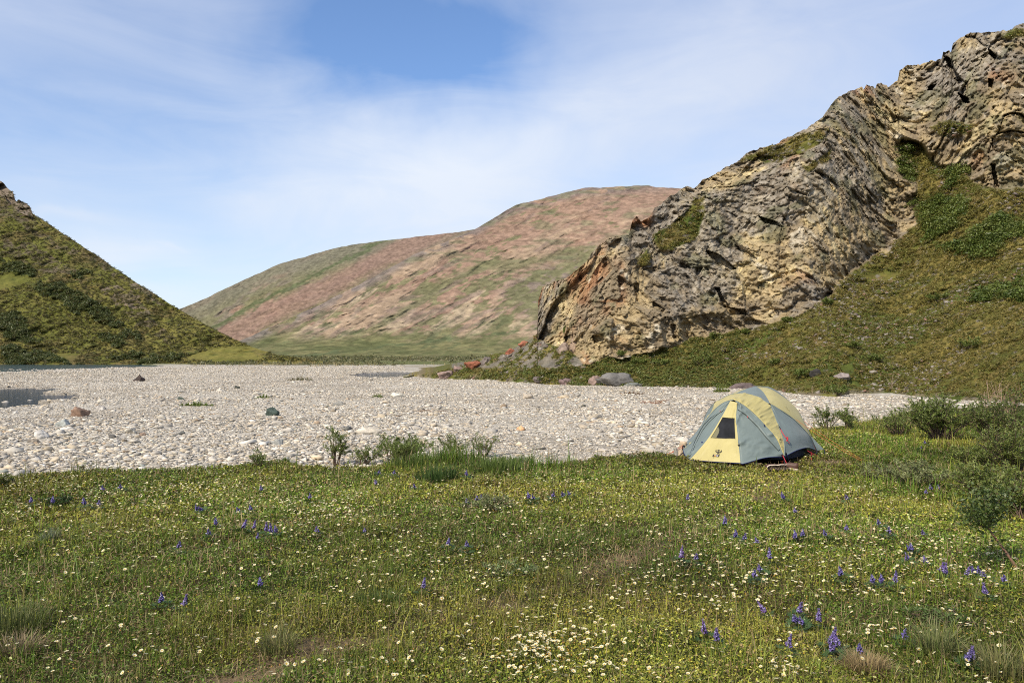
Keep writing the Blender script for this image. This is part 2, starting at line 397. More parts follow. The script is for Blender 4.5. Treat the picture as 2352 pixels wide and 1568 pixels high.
GREENS = [[(1505, 545), (1560, 505), (1600, 462), (1625, 455), (1622, 500), (1600, 545), (1540, 575), (1512, 572)], [(1462, 590), (1490, 572), (1480, 612), (1466, 606)], [(1735, 352), (1850, 306), (1900, 300), (1880, 330), (1800, 372), (1740, 372)],
          [(2130, 292), (2180, 280), (2230, 286), (2225, 308), (2160, 316)], [(2290, 80), (2352, 68), (2420, 60), (2400, 88), (2330, 92)], [(1850, 380), (1910, 345), (1900, 372), (1860, 392)], [(1690, 372), (1740, 352), (1790, 340), (1760, 372)]]
RECESS = [([(1622, 574), (1650, 582), (1690, 618), (1672, 628), (1640, 606)], 1.5), ([(1640, 660), (1652, 662), (1676, 706), (1664, 706)], 1.6), ([(1664, 704), (1712, 708), (1716, 722), (1676, 724)], 1.6), ([(1602, 610), (1616, 612), (1610, 636), (1600, 630)], .9), ([(1358, 770), (1386, 764), (1388, 780), (1364, 788)], 1.2),
          ([(2168, 128), (2184, 132), (2200, 170), (2216, 184), (2206, 196), (2190, 178)], 2.6), ([(2200, 210), (2222, 226), (2226, 240), (2212, 238)], 2.4), ([(2270, 112), (2292, 128), (2288, 140), (2272, 126)], 2.2), ([(2276, 376), (2286, 378), (2294, 432), (2284, 436)], 1.8), ([(2136, 196), (2152, 196), (2144, 210), (2134, 208)], 1.8),
          ([(1742, 492), (1790, 512), (1796, 522), (1758, 512)], 1.3), ([(1500, 690), (1530, 706), (1524, 716), (1500, 704)], .9), ([(1540, 742), (1552, 744), (1556, 776), (1546, 776)], .9), ([(1456, 650), (1470, 652), (1468, 690), (1460, 690)], .7), ([(2270, 180), (2284, 184), (2280, 204), (2270, 200)], 1.6), ([(1296, 772), (1318, 766), (1316, 784), (1298, 786)], .9), ([(1560, 600), (1592, 612), (1588, 622), (1562, 612)], .9), ([(1690, 560), (1740, 590), (1736, 600), (1696, 574)], .8)]
def right_m(X, Y):
    gr = inpoly(X, Y, GULLY)
    rock = (Y < BASE(X)) & (X > 1232) & ~gr
    m = np.where(rock, 1.55, .46)
    m = np.where((X < 1240), .42, m)
    m = np.where(gr, .48 + .55 * sstep(680, 540, Y), m)
    up = inpoly(X, Y, [(1590, 440), (1900, 250), (1900, 330), (1720, 420), (1600, 480)])
    m = np.where(up, .75, m)
    m = np.where((X > 2050) & (Y < 330), 1.6, m)
    return m
class Slope: pass
def build_right():
    Xs = np.r_[np.arange(926, 1226, 3.), np.arange(1226, 1250, 1.), np.arange(1250, 2364, 2.05), np.arange(2364, 3000, 12.)]
    n = 430
    cr = RC(Xs); rough = np.where(Xs > 1236, 1., .35)
    q = np.stack([Xs * .06, Xs * 0, Xs * 0], 1); cr = cr + fbm(q, 5, 81, .65) * 4.5 * rough
    # the depth is worked out under a smoothed skyline and eased sideways, so that pinnacles and gullies have no cuts below them
    toe = RT(Xs); cr = np.minimum(cr, toe - 1.5); ker = np.exp(-.5 * (np.arange(-70, 71) / 30.) ** 2); ker /= ker.sum()
    R0 = Xs >= 1236; crs = cr.copy(); crs[R0] = np.convolve(np.pad(cr[R0], 70, mode='edge'), ker, mode='valid')
    _, _, D, v, u, fin0 = slope(Xs, toe, crs, right_m, n, back=.7)
    Dl = np.log(D); Ds = Dl.copy(); Ds[:, R0] = np.stack([np.convolve(np.pad(r_[R0], 70, mode='edge'), ker, mode='valid') for r_ in Dl])
    keepb = np.clip(np.linspace(0, 1, n) / .06, 0, 1)[:, None]
    D = np.maximum.accumulate(np.exp(Dl + (Ds - Dl) * keepb), 0)
    X, Y, _, v2, u, fin = slope(Xs, toe, cr, right_m, n, back=.7)
    D2 = np.zeros_like(D)
    for j in range(len(Xs)):
        over = np.maximum(v2[:, j] - v[-1, j], 0); D2[:, j] = np.interp(v2[:, j], v[:, j], D[:, j]) * (1 + over / 1.5)
    D, v = D2, v2
    sh = X.shape; Xf, Yf = X.ravel(), Y.ravel()
    jn = np.stack([Xf * .02, Yf * .02, 0 * Xf], 1)
    jx = fbm(jn, 5, 85) * 16; jy = fbm(jn + 30, 5, 87) * 13
    gully = inpoly(Xf + jx, Yf + jy, GULLY)
    rockm = (Yf + jy * .8 < BASE(Xf + jx)) & (Xf > 1232) & ~gully
    zone = rockm.reshape(sh).astype(float)
    for g in GREENS: rockm &= ~inpoly(Xf + jx * .6, Yf + jy * .6, g)
    rockr = rockm.reshape(sh).astype(float)
    for _ in range(2):                                    # soften the mask so that steps at its edge stay small
        p = np.pad(rockr, 1, mode='edge'); rockr = (p[1:-1, 1:-1] + p[:-2, 1:-1] + p[2:, 1:-1] + p[1:-1, :-2] + p[1:-1, 2:]) / 5
    for _ in range(4):
        p = np.pad(zone, 1, mode='edge'); zone = (p[1:-1, 1:-1] + p[:-2, 1:-1] + p[2:, 1:-1] + p[1:-1, :-2] + p[1:-1, 2:]) / 5
    zone = zone.ravel(); rf = rockr.ravel(); sel = zone > .02
    P0 = np.stack([u * D, D, H + v * D], -1).reshape(-1, 3); Df = D.ravel().copy(); D0 = Df.copy()
    Ps = P0[sel]
    # rock frame: slabs dip steeply, leaning to the right
    a = math.radians(24); c_, s_ = math.cos(a), math.sin(a)
    Rm = np.array([[c_, 0, s_], [0, 1, 0], [-s_, 0, c_]]); 
    wv = np.stack([fbm(Ps * .12, 3, 91 + k) for k in range(3)], 1)
    Q = (Ps + wv * .9) @ Rm.T
    k = np.clip(D0[sel] / 85., .8, 1.7)
    hA, eA, idA = facets(Q * np.array([.22, .20, .075]), 101, 1.7)
    hB, eB, idB = facets(Q * np.array([.56, .46, .27]) + 7, 121, 1.7)
    hC, eC, idC = facets(Q * np.array([1.5, 1.2, .85]) + 3, 141, 1.6)
    hD, eD, idD = facets(Q * np.array([3.8, 3., 2.4]) + 5, 151, 1.6)
    hA *= sstep(0, .10, eA) * .5 + .5; hB *= sstep(0, .10, eB) * .5 + .5
    big = fbm(Ps * np.array([.055, .055, .03]), 3, 161)
    fin_n = fbm(Q * np.array([2.4, 2.2, 1.7]), 4, 171)
    low_ = big * 2.4 + hA * 1.5 * k; disp = hB * .85 * k + hC * .46 * k + hD * .24 * k + fin_n * .32; low_ = low_ + 1.3 * sstep(70, 0, (BASE(Xf[sel]) - Yf[sel]) + 200 * (Xf[sel] > 2060))
    disp += .9 * (1 - sstep(0, .03, eA)) * (idA > .72)
    d = np.zeros(len(Df)); d[sel] = low_ * zone[sel] + disp * rf[sel]
    hn = fbm(P0 * .12, 4, 181) * 1.0 + fbm(P0 * .6, 3, 183) * .42 + fbm(P0 * 2.2, 3, 185) * .16
    d += hn * (1 - rf) * np.clip((RT(Xf) - Yf) / 14., 0, 1)
    edge = np.clip((RT(Xf) - Yf) / 20., .15, 1)
    for poly, dep in RECESS:
        xs = [p[0] for p in poly]; ys = [p[1] for p in poly]
        bx = (Xf > min(xs) - 8) & (Xf < max(xs) + 8) & (Yf > min(ys) - 8) & (Yf < max(ys) + 8)
        ins = np.zeros(len(Df), bool); ins[bx] = inpoly(Xf[bx] + jx[bx] * .25, Yf[bx] + jy[bx] * .25, poly); d = d + ins * dep * np.clip(D0 / 70, .8, 1.8)
    Df = Df + d * edge
    P = fin(Df.reshape(sh))
    # albedo of rock and plants, from rock type, lichen and vegetation patterns
    c = np.zeros((len(Df), 3))
    PX = P0
    t1 = fbm(Ps * .13, 4, 201); t2 = fbm(Q * np.array([.45, .45, .26]), 4, 203); t3 = fbm(Ps * 1.4, 4, 205)
    rc = lerp3((.230, .182, .118), (.345, .268, .150), sstep(-.35, .45, t2 + (idB - .5) * 1.1))
    rc = lerp3(rc, (.45, .365, .20), sstep(.28, .75, t2 * .8 + (idC - .5) * .9 + .25 * t1))
    t4 = fbm(Ps * 4.5, 2, 206); rc = lerp3(rc, lerp3((.15, .13, .105), (.29, .265, .225), sstep(-.5, .5, t4)), sstep(-.05, .40, t1 + .35 * t3) * .72)
    rustx = sstep(1620, 1300, Xf[sel]) * .46 + .25 * sstep(40, 0, Yf[sel] - RC(Xf[sel])) - .24
    rc = lerp3(rc, (.29, .140, .070), sstep(.15, .70, fbm(Q * np.array([.25, .25, .1]), 4, 207) * .75 + (idB - .5) * .5 + rustx) * .85)
    rc = lerp3(rc, (.50, .44, .33), sstep(.55, .75, fbm(Q * np.array([1., 1., .18]), 3, 209)) * sstep(.2, -.4, t1) * .8)
    rc = lerp3(rc, (.11, .115, .055), sstep(.35, .7, fbm(Ps * .5, 4, 213) + .1) * .5)
    rc *= ((.82 + .36 * idC) * (.88 + .24 * idD))[:, None]
    c[sel] = rc; sel2 = None
    gn = fbm(PX * .10, 4, 221); gn2 = fbm(PX * .7, 4, 223); gn3 = fbm(PX * 2.6, 3, 225)
    hc = lerp3((.098, .100, .022), (.170, .138, .038), sstep(-.4, .5, gn + gn2 * .5))
    hc = lerp3(hc, (.150, .098, .040), sstep(.1, .6, gn2 * .7 - gn * .5) * .55)
    hc = lerp3(hc, (.060, .085, .016), sstep(.15, .5, fbm(PX * .3, 4, 227) + .12 * sstep(400, 300, Yf)) * .85)
    hc = lerp3(hc, (.20, .175, .145), sstep(.62, .85, gn3 + .25 * gn + .35 * sstep(2150, 1950, Xf) * sstep(760, 640, Yf)) * .9)
    talus = (Xf < 1345) & (Yf < 845)
    tal = sstep(-.4, .2, gn2 + gn3 * .5 + .5 * (Xf > 1700)) * talus
    hc = lerp3(hc, (.17, .15, .13), tal * .8)
    low = sstep(16, 3, RT(Xf) - Yf)
    hc = lerp3(hc, (.17, .14, .105), low * sstep(-.2, .3, gn2) * .7)
    c = c * rf[:, None] + hc * (1 - rf[:, None])
    nfront = sh[0]; C = c.reshape(*sh, 3)
    allc = np.concatenate([C[:1], C, np.repeat(C[-1:], P.shape[0] - nfront - 1, 0)], 0)
    T(mesh('rocky_hill', P.reshape(-1, 3), grid_faces(*P.shape[:2]), M_CLIFF, tint=allc.reshape(-1, 3), smooth=False), kind='structure')
    R = Slope(); R.X, R.Y, R.P, R.rock = Xf, Yf, P[1:1 + nfront].reshape(-1, 3), rf; R.w = np.broadcast_to(RT(Xs) - cr, sh).ravel(); R.talus = tal
    return R
RIGHT = build_right()

LC = crest_fun([(-1500, -100), (-700, 190), (-200, 355), (-60, 402), (0, 418), (10, 422), (22, 436), (30, 440), (36, 462), (44, 456), (58, 468), (70, 474), (74, 488), (92, 500), (135, 530), (200, 572), (300, 640), (400, 704), (470, 745), (520, 770), (560, 788), (600, 804), (640, 815), (700, 824), (740, 830)])
SHRUBS_L = [[(95, 640), (150, 650), (210, 690), (270, 720), (290, 745), (230, 742), (150, 705), (90, 665)], [(0, 590), (50, 600), (88, 620), (60, 632), (0, 622)], [(0, 712), (45, 725), (70, 765), (120, 780), (60, 790), (0, 770)],
            [(230, 770), (310, 768), (318, 784), (240, 784)], [(250, 818), (330, 815), (420, 822), (400, 834), (250, 836)], [(180, 610), (215, 640), (190, 640)], [(0, 800), (110, 815), (200, 832), (0, 834)]]
SCREE_L = [[(240, 655), (285, 668), (330, 705), (390, 760), (420, 790), (380, 780), (320, 745), (270, 700)], [(0, 540), (60, 560), (140, 600), (200, 655), (120, 632), (0, 590)], [(-20, 440), (120, 530), (230, 600), (380, 700), (330, 690), (200, 595), (60, 520), (-20, 480)]]
def build_left():
    Xs = np.r_[np.arange(-1500, -20, 30.), np.arange(-20, 744, 2.6)]; n = 210
    toe = np.interp(Xs, [-1500, 0, 372, 520, 640, 744], [836.5, 836.5, 836.5, 834, 832, 831.5])
    q = np.stack([Xs * .05, Xs * 0, Xs * 0], 1)
    cr = np.minimum(LC(Xs) + fbm(q, 4, 83, .6) * np.where(Xs < 90, 4., 1.1), toe - .8)
    X, Y, D, v, u, fin = slope(Xs, toe, cr, lambda X, Y: .34 + .30 * sstep(835, 700, Y), n, back=.8, Dtoe=2.25 / (18.6 / F) + 0 * Xs)
    sh = X.shape; Xf, Yf = X.ravel(), Y.ravel(); D0 = D.ravel()
    P0 = np.stack([u * D, D, H + v * D], -1).reshape(-1, 3)
    rk = soft(Xf, Yf, [(-200, 300), (36, 430), (78, 486), (74, 500), (40, 480), (0, 445), (-200, 420)], 301, 5.)
    scr = np.zeros(len(Xf), bool)
    for p in SCREE_L: scr |= soft(Xf, Yf, p, 303, 16.)
    shb = np.zeros(len(Xf), bool)
    for p in SHRUBS_L: shb |= soft(Xf, Yf, p, 305, 16.)
    h = fbm(P0 * .018, 3, 311) * 5 + fbm(P0 * .09, 4, 313) * 2.2 + fbm(P0 * .4, 3, 315) * .9
    h = h * np.clip((835 - Yf) / 25, .1, 1)
    fh, fe, fi = facets(P0 * .12, 317, 1.4); h = h + rk * fh * 8
    h = h - shb * (.8 + 1.4 * fbm(P0 * .5, 3, 319))
    P = fin((D0 + h).reshape(sh))
    g = fbm(P0 * .02, 4, 321); g2 = fbm(P0 * .14, 4, 323); g3 = fbm(P0 * .6, 3, 325)
    c = lerp3((.105, .108, .024), (.158, .142, .038), sstep(-.4, .5, g + g2 * .5 + .45 * sstep(740, 820, Yf) * sstep(-.5, .1, g2)))
    c = lerp3(c, (.125, .085, .045), sstep(.05, .6, g2 * .8 - g * .3 + .25 * sstep(650, 560, Yf)) * .6)
    c = lerp3(c, (.105, .080, .062), (scr * sstep(-.5, .3, g3 + .3 * g2)) * .85)
    c = lerp3(c, (.20, .155, .115), ((scr & (Yf > 650) & (Yf < 720) & (Xf > 230)) * .7) * sstep(-.2, .4, g3))
    c = lerp3(c, (.052, .066, .018), shb * sstep(-.6, .1, g3 + g2 * .5) * .9)
    c = lerp3(c, (.046, .060, .016), sstep(.35, .6, g3 * .8 + g2 * .4) * .7)
    c = lerp3(c, (.19, .15, .115), rk * .9)
    C = c.reshape(*sh, 3); allc = np.concatenate([C[:1], C, np.repeat(C[-1:], P.shape[0] - sh[0] - 1, 0)], 0)
    T(mesh('left_hill', P.reshape(-1, 3), grid_faces(*P.shape[:2]), M_HILL, tint=allc.reshape(-1, 3)), kind='structure')
    R = Slope(); R.X, R.Y, R.P, R.shb = Xf, Yf, P[1:1 + sh[0]].reshape(-1, 3), shb; R.w = np.broadcast_to(toe - cr, sh).ravel()
    return R
LEFT = build_left()

MC2 = crest_fun([(-300, 760), (380, 724), (415, 708), (460, 690), (520, 662), (580, 634), (640, 606), (700, 590), (745, 577), (800, 563), (880, 552), (1000, 540), (1090, 527), (1200, 522), (1400, 540), (1700, 580)])
MC1 = crest_fun([(380, 826), (440, 822), (500, 806), (560, 778), (640, 742), (740, 697), (850, 640), (950, 585), (1040, 548), (1090, 527), (1130, 503), (1165, 482), (1185, 470), (1250, 455), (1300, 442), (1340, 432), (1400, 430), (1490, 426), (1505, 430), (1560, 432), (1700, 440), (1900, 470), (2400, 520)])
def stripe(X, Y, ang, f, sd, warp=30.):
    """bands that run downhill from upper right to lower left on the mountain face"""
    a = math.radians(ang); P = np.stack([X, Y, 0 * X], 1)
    wv = fbm(P * .006, 3, sd) * warp
    p = X * math.cos(a) - Y * math.sin(a); q = X * math.sin(a) + Y * math.cos(a) + wv
    return fbm(np.stack([p * f * .16, q * f, 0 * p], 1), 5, sd + 3, .6)
def build_mountain(name, Xs, toe, crf, D0, m, sd, n, pal):
    q = np.stack([Xs * .05, Xs * 0, Xs * 0], 1)
    cr = np.minimum(crf(Xs) + fbm(q, 4, sd, .6) * 1.3, toe - .6)
    X, Y, D, v, u, fin = slope(Xs, toe, cr, m, n, back=.6, Dtoe=D0 + 0 * Xs)
    sh = X.shape; Xf, Yf = X.ravel(), Y.ravel(); P0 = np.stack([u * D, D, H + v * D], -1).reshape(-1, 3)
    s1 = stripe(Xf, Yf, 27, .030, sd + 11); s2 = stripe(Xf, Yf, 27, .09, sd + 21, 20); s3 = fbm(P0 * .03, 4, sd + 31)
    up = np.clip((toe.max() - Yf) / 380., 0, 1)
    h = s1 * 9 * (.25 + .75 * np.clip((toe.max() - Yf) / 120, 0, 1)) + s2 * 2.5 + s3 * 2.5 + fbm(P0 * .004, 3, sd + 41) * 30 * np.clip((toe.max() - Yf) / 120, 0, 1)
    s4 = stripe(Xf, Yf, 27, .22, sd + 51, 12) * .6 + fbm(P0 * .09, 3, sd + 55) * .8
    D = D.ravel() + h + s4 * 1.2
    s1 = s1 + s4 * .28; s2 = s2 + s4 * .55
    c = pal(Xf, Yf, s1, s2, s3, P0, up)
    c = c * (1 + .30 * np.clip(fbm(P0 * .17, 3, sd + 61), -1, 1))[:, None]
    P = fin(D.reshape(sh)); C = c.reshape(*sh, 3); allc = np.concatenate([C[:1], C, np.repeat(C[-1:], P.shape[0] - sh[0] - 1, 0)], 0)
    T(mesh(name, P.reshape(-1, 3), grid_faces(*P.shape[:2]), M_FAR, tint=allc.reshape(-1, 3), smooth=True), kind='structure')
GRN, RED, TAN, GRY, DKG = (.155, .150, .078), (.268, .178, .128), (.310, .228, .155), (.195, .162, .130), (.085, .105, .050)  # mountain colours paled, distance haze painted into the albedo
def pal_front(X, Y, s1, s2, s3, P, up):
    redf = sstep(.35, .75, up + s1 * .25)
    c = lerp3(TAN, RED, sstep(-.3, .4, s1 + .8 * (up - .45)))
    c = lerp3(c, GRN, sstep(.08, .30, s2 * .9 + s1 * .75 + .55 * sstep(.36, .05, up) + .06 - .75 * sstep(.42, .75, up)) * .92)
    c = lerp3(c, (.40, .31, .215), sstep(.30, .55, stripe(X, Y, 27, .05, 391, 24) + s2 * .4) * sstep(.62, .40, up) * sstep(.04, .16, up) * .75)
    c = lerp3(c, (.20, .145, .12), sstep(.35, .6, stripe(X, Y, 27, .05, 395, 24) + s2 * .3) * .6)
    band = np.abs(Y - (610 + (1120 - X) * .52 * (X < 1120) - (X - 1120) * .12 * (X >= 1120)) + s1 * 22)
    c = lerp3(c, GRN, sstep(20, 6, band) * .8)
    right = sstep(1130, 1230, X + (Y - 700) * -.9) * sstep(600, 650, Y + (X - 1230) * .42)
    c = lerp3(c, lerp3(GRY, GRN, sstep(-.1, .3, s2 + s1)), right * .85)
    c = lerp3(c, lerp3((.105, .115, .048), (.165, .158, .072), sstep(-.35, .35, s3 + s2 * .5)), sstep(752, 792, Y + s1 * 12) * .92)
    c = lerp3(c, DKG, sstep(.42, .6, s2 * .7 + s3 * .5) * sstep(.45, .2, up) * .6)
    ve = np.abs(Y - (806 - (X - 800) * .115) + s2 * 5); c = lerp3(c, DKG, sstep(5, 2, ve) * (X > 640) * (X < 1240) * sstep(-.5, .2, s3 + s2) * .8)
    c = lerp3(c, (.17, .145, .13), sstep(26, 4, Y - MC1(X)) * sstep(1620, 1400, X) * .8 * (s3 > -.4))
    c = lerp3(c, (.13, .14, .075), sstep(.25, .6, fbm(np.stack([X * .02, Y * .12, 0 * X], 1), 4, 377)) * sstep(.4, .6, up) * .55)
    return c
def pal_back(X, Y, s1, s2, s3, P, up):
    c = lerp3((.175, .150, .110), RED, sstep(-.1, .45, s1 + .25))
    c = lerp3(c, GRN, sstep(.1, .5, s2 * .7 - s1 * .7 + .12) * .85)
    c = lerp3(c, (.155, .145, .105), sstep(62, 14, Y - MC2(X)) * .85)
    a = Y + (X - 700) * .50
    c = lerp3(c, (.225, .148, .115), sstep(40, 12, np.abs(a - 678 + s1 * 16)) * .85)
    c = lerp3(c, DKG, sstep(7, 2, np.abs(a - 645 + s2 * 9)) * .8)
    return c
Xm = np.arange(-300, 1900, 4.); build_mountain('back_mountain', Xm, np.full(len(Xm), 826.), MC2, 1700., lambda X, Y: .42 + .25 * sstep(820, 760, Y), 341, 170, pal_back)
Xm = np.arange(380, 2400, 3.4); build_mountain('front_mountain', Xm, np.interp(Xm, [380, 700, 1100, 2400], [829., 823., 821., 821.]), MC1, 620., lambda X, Y: .10 + .40 * sstep(812, 730, Y), 361, 230, pal_front)
print('hills done')
#PART2
def GG(X, Y):
    """the ground point seen at measuring pixel X, Y"""
    u, v = ray(X, Y); D = np.geomspace(3, 400, 4000); z = gz(u * D, D); i = np.argmax(H + v * D <= z); return np.array([u * D[i], D[i], z[i]])
# ------------------------------------------------------------------ river gravel
def hull(pts):
    bm = bmesh.new()
    for p in pts: bm.verts.new(p)
    r = bmesh.ops.convex_hull(bm, input=bm.verts)
    bmesh.ops.delete(bm, geom=[g for g in r['geom_interior'] if isinstance(g, bmesh.types.BMVert)], context='VERTS')
    bmesh.ops.triangulate(bm, faces=bm.faces); bm.verts.index_update()
    V = np.array([v.co[:] for v in bm.verts]); Fc = np.array([[v.index for v in f.verts] for f in bm.faces]); bm.free(); return V, Fc
def stone_templates(n=7, k=15):
    out = []
    for i in range(n):
        p = RNG.normal(size=(k, 3)); p /= np.linalg.norm(p, axis=1)[:, None]; p *= RNG.uniform(.72, 1.15, (k, 1)); out.append(hull(p * .5))
    return out
STONES = stone_templates()
PAL_ST = np.array([(.46, .43, .385), (.55, .525, .475), (.42, .37, .30), (.50, .44, .345), (.36, .345, .32), (.60, .575, .53), (.26, .25, .235), (.40, .31, .225), (.20, .20, .175), (.30, .325, .29)])
PW = np.array([.22, .22, .13, .12, .10, .13, .04, .025, .01, .005]); PW /= PW.sum()
def build_gravel():
    bag = Bag(); N = 260000
    r = np.exp(RNG.uniform(np.log(10.5), np.log(175), N)); a = np.radians(RNG.uniform(-37, 38, N))
    x = r * np.sin(a); y = r * np.cos(a)
    keep = (meadow_f(x, y) < .25) & (y < 200)
    u = x / y; vt = np.interp(u * F + CX, [930, 950, 1340, 1640, 1860, 1950, 2230, 2352], [860, 864, 884, 891, 904, 901, 916, 923])
    Yp = HY + F * (H + .55) / y
    keep &= (Yp > vt - 1) | (u * F + CX < 930)
    x, y, r = x[keep], y[keep], r[keep]; n = len(x)
    wat = inwater(x, y); z = gz(x, y)
    big = RNG.random(n) < .055
    cm = fbm(np.stack([x, y, 0 * x], 1) * .22, 3, 401)
    s = RNG.lognormal(-2.42, .46, n) * (1 + .35 * cm); s = np.where(big, s * 1.8, s)
    s = np.clip(s * np.clip(r / 26, .68, 1), .0021 * r, .55)
    s *= np.where(wat, 1.5, 1.)
    kw = ~wat | ((RNG.random(n) < .10) & (z > -2)); x, y, z, s, r, wat = [q[kw] for q in (x, y, z, s, r, wat)]; n = len(x)
    z = np.where(wat, -.74, z)
    sc = np.stack([s, s * RNG.uniform(.5, .9, n), s * RNG.uniform(.14, .42, n)], 1)
    R = rotz(RNG.uniform(0, 6.28, n)) @ rotx(RNG.normal(0, .22, n)) @ rotz(RNG.uniform(0, 6.28, n))
    R = rotz(RNG.uniform(0, 6.28, n)) @ rotx(RNG.normal(.12, .30, n))
    t = PAL_ST[RNG.choice(len(PAL_ST), n, p=PW)] * RNG.uniform(.58, 1.16, (n, 1)) * (1.12, 1.07, .98)
    pos = np.stack([x, y, z + sc[:, 2] * .22], 1)
    ti = RNG.integers(0, len(STONES), n)
    for k, (V, Fc) in enumerate(STONES):
        m = ti == k; bag.add(*scatter(V, Fc, R[m], pos[m], sc[m], t[m]))
    T(bag.build('river_gravel', M_STONE), kind='stuff')
build_gravel()

def boulder(name, X, Y, wpx, hpx, col, label, cat='boulder', z=-.55, depth=.8, seed=0, sharp=1., group=None, P=None, pyramid=False, flat=0., mat=None):
    """a boulder whose foot stands at measuring pixel X, Y, wpx wide and hpx tall there"""
    if P is None: P = GG(X, Y)
    D = P[1]; w_, h_ = wpx * D / F, hpx * D / F
    bm = bmesh.new(); bmesh.ops.create_icosphere(bm, subdivisions=4, radius=1)
    V = np.array([v.co[:] for v in bm.verts]); Fc = np.array([[v.index for v in f.verts] for f in bm.faces]); bm.free()
    rs = np.random.default_rng(900 + seed)
    nrm = rs.normal(size=(15, 3)); nrm /= np.linalg.norm(nrm, axis=1)[:, None]; off = rs.uniform(.42, .82, 15)
    k = V @ nrm.T                                                   # cut by planes: flat broken faces
    sc = np.min(np.where(k > .05, off / np.maximum(k, .05), 9), 1); sc = np.minimum(sc, 1.)
    V = V * (sc ** sharp)[:, None]
    if pyramid:
        f = np.clip(1 - (V[:, 2] + .35) / 1.35, .04, 1)[:, None]; V[:, :2] *= f * 1.3
    fh_, fe_, _q = facets(V * 2.3 + seed * 3.1, 415, 1.3); V = V * (1 + .06 * fbm(V * 2.2 + seed * 9, 4, 411)[:, None] + .035 * fbm(V * 9 + seed, 2, 413)[:, None] + .22 * fh_[:, None] * sstep(0, .12, fe_)[:, None])
    V[:, 2] = np.where(V[:, 2] > 0, V[:, 2] * (1 - flat), V[:, 2])
    for a, tgt in ((0, w_), (1, w_ * depth)): V[:, a] *= tgt / np.ptp(V[:, a])
    V[:, 2] *= h_ / (V[:, 2].max() + .25 * abs(V[:, 2].min()))
    V[:, 2] -= V[:, 2].min() * .25
    c = np.asarray(col) * (1 + .35 * fbm(V / max(w_, .1) * 4 + seed, 4, 417)[:, None])
    o = mesh(name, V, Fc, mat or M_ROCK, tint=np.clip(c, 0.01, 1)); o.location = P
    return T(o, label, cat, group)
BO = [
 ('dark_boulder', 322, 875, 27, 16, (.055, .040, .034), 'dark brown pyramid-shaped rock standing alone on the far gravel bar', dict(pyramid=True, depth=1.)),
 ('green_boulder', 625, 954, 32, 20, (.055, .075, .062), 'dark green rounded boulder alone in the middle of the gravel bar', dict(sharp=.7)),
 ('red_boulder', 184, 956, 42, 23, (.23, .15, .105), 'reddish brown boulder at the edge of the small river pool', dict()),
 ('grey_boulder', 150, 979, 36, 18, (.38, .40, .37), 'angular pale grey boulder just below the reddish boulder near the pool', dict()),
 ('pale_boulder', 846, 997, 60, 17, (.56, .50, .40), 'large flat cream boulder with a dark right end behind the bank shrubs', dict(depth=.6, flat=.2)),
 ('tan_boulder', 1211, 915, 24, 13, (.50, .43, .34), 'square tan rock standing up on the gravel, centre right of the bar', dict()),
 ('green_stone', 414, 918, 17, 7, (.10, .12, .095), 'small flat dark green stone above the strip of green plants on gravel', dict()),
 ('green_stone', 543, 892, 13, 7, (.085, .09, .075), 'small dark green stone far out on the gravel above the big green boulder', dict()),
 ('orange_stone', 1195, 988, 22, 11, (.52, .32, .17), 'orange stone lying flat on the gravel beyond the grassy bank', dict()),
 ('tan_boulder', 1298, 915, 24, 9, (.47, .38, .26), 'low tan rock on gravel right of the square tan rock', dict(flat=.1)),
 ('grey_stone', 782, 931, 28, 9, (.27, .26, .23), 'long flat dark grey stone on gravel right of the green boulder', dict(flat=.2, depth=.5)),
 ('brown_stone', 1157, 936, 18, 9, (.33, .25, .17), 'brown stone on the gravel below the square tan rock', dict()),
 ('pale_boulder', 96, 1006, 36, 20, (.46, .44, .40), 'rounded pale grey boulder on near gravel at the left side', dict(sharp=.6)),
 ('brown_stone', 76, 1018, 24, 11, (.25, .215, .17), 'leaning brown slab touching the rounded pale boulder at left', dict(flat=.2)),
 ('pale_boulder', 301, 994, 28, 13, (.50, .46, .38), 'cream boulder beside a cluster of dark stones left of centre', dict()),
 ('dark_stone', 259, 1006, 18, 9, (.10, .095, .085), 'black angular stone left of the cream boulder on near gravel', dict()),
 ('brown_stone', 328, 1001, 18, 9, (.26, .19, .14), 'reddish stone just right of the cream boulder on near gravel', dict()),
 ('dark_stone', 416, 998, 19, 9, (.13, .13, .115), 'dark grey wedge stone on near gravel, between cream boulder and bank shrubs', dict()),
 ('grey_boulder', 233, 941, 20, 11, (.40, .37, .33), 'grey boulder just right of the reddish boulder by the pool', dict()),
 ('grey_stone', 640, 1021, 32, 14, (.36, .36, .33), 'grey split slab on the gravel left of the upright willow', dict(flat=.2)),
 ('pale_boulder', 660, 1027, 26, 15, (.52, .45, .34), 'warm cream boulder right of the grey split slab near the upright willow', dict()),
 ('white_stone', 909, 911, 34, 10, (.62, .58, .48), 'bright cream flat rock on mid gravel, right of the long dark stone', dict(flat=.3)),
]
for k, (nm, X, Y, w_, h_, c, lab, kw) in enumerate(BO): boulder(nm, X, Y, w_, h_, c, lab, seed=k, **kw)
def on_slope(S, X, Y):
    i = np.argmin((S.X - X) ** 2 + (S.Y - Y) ** 2); return S.P[i].copy()
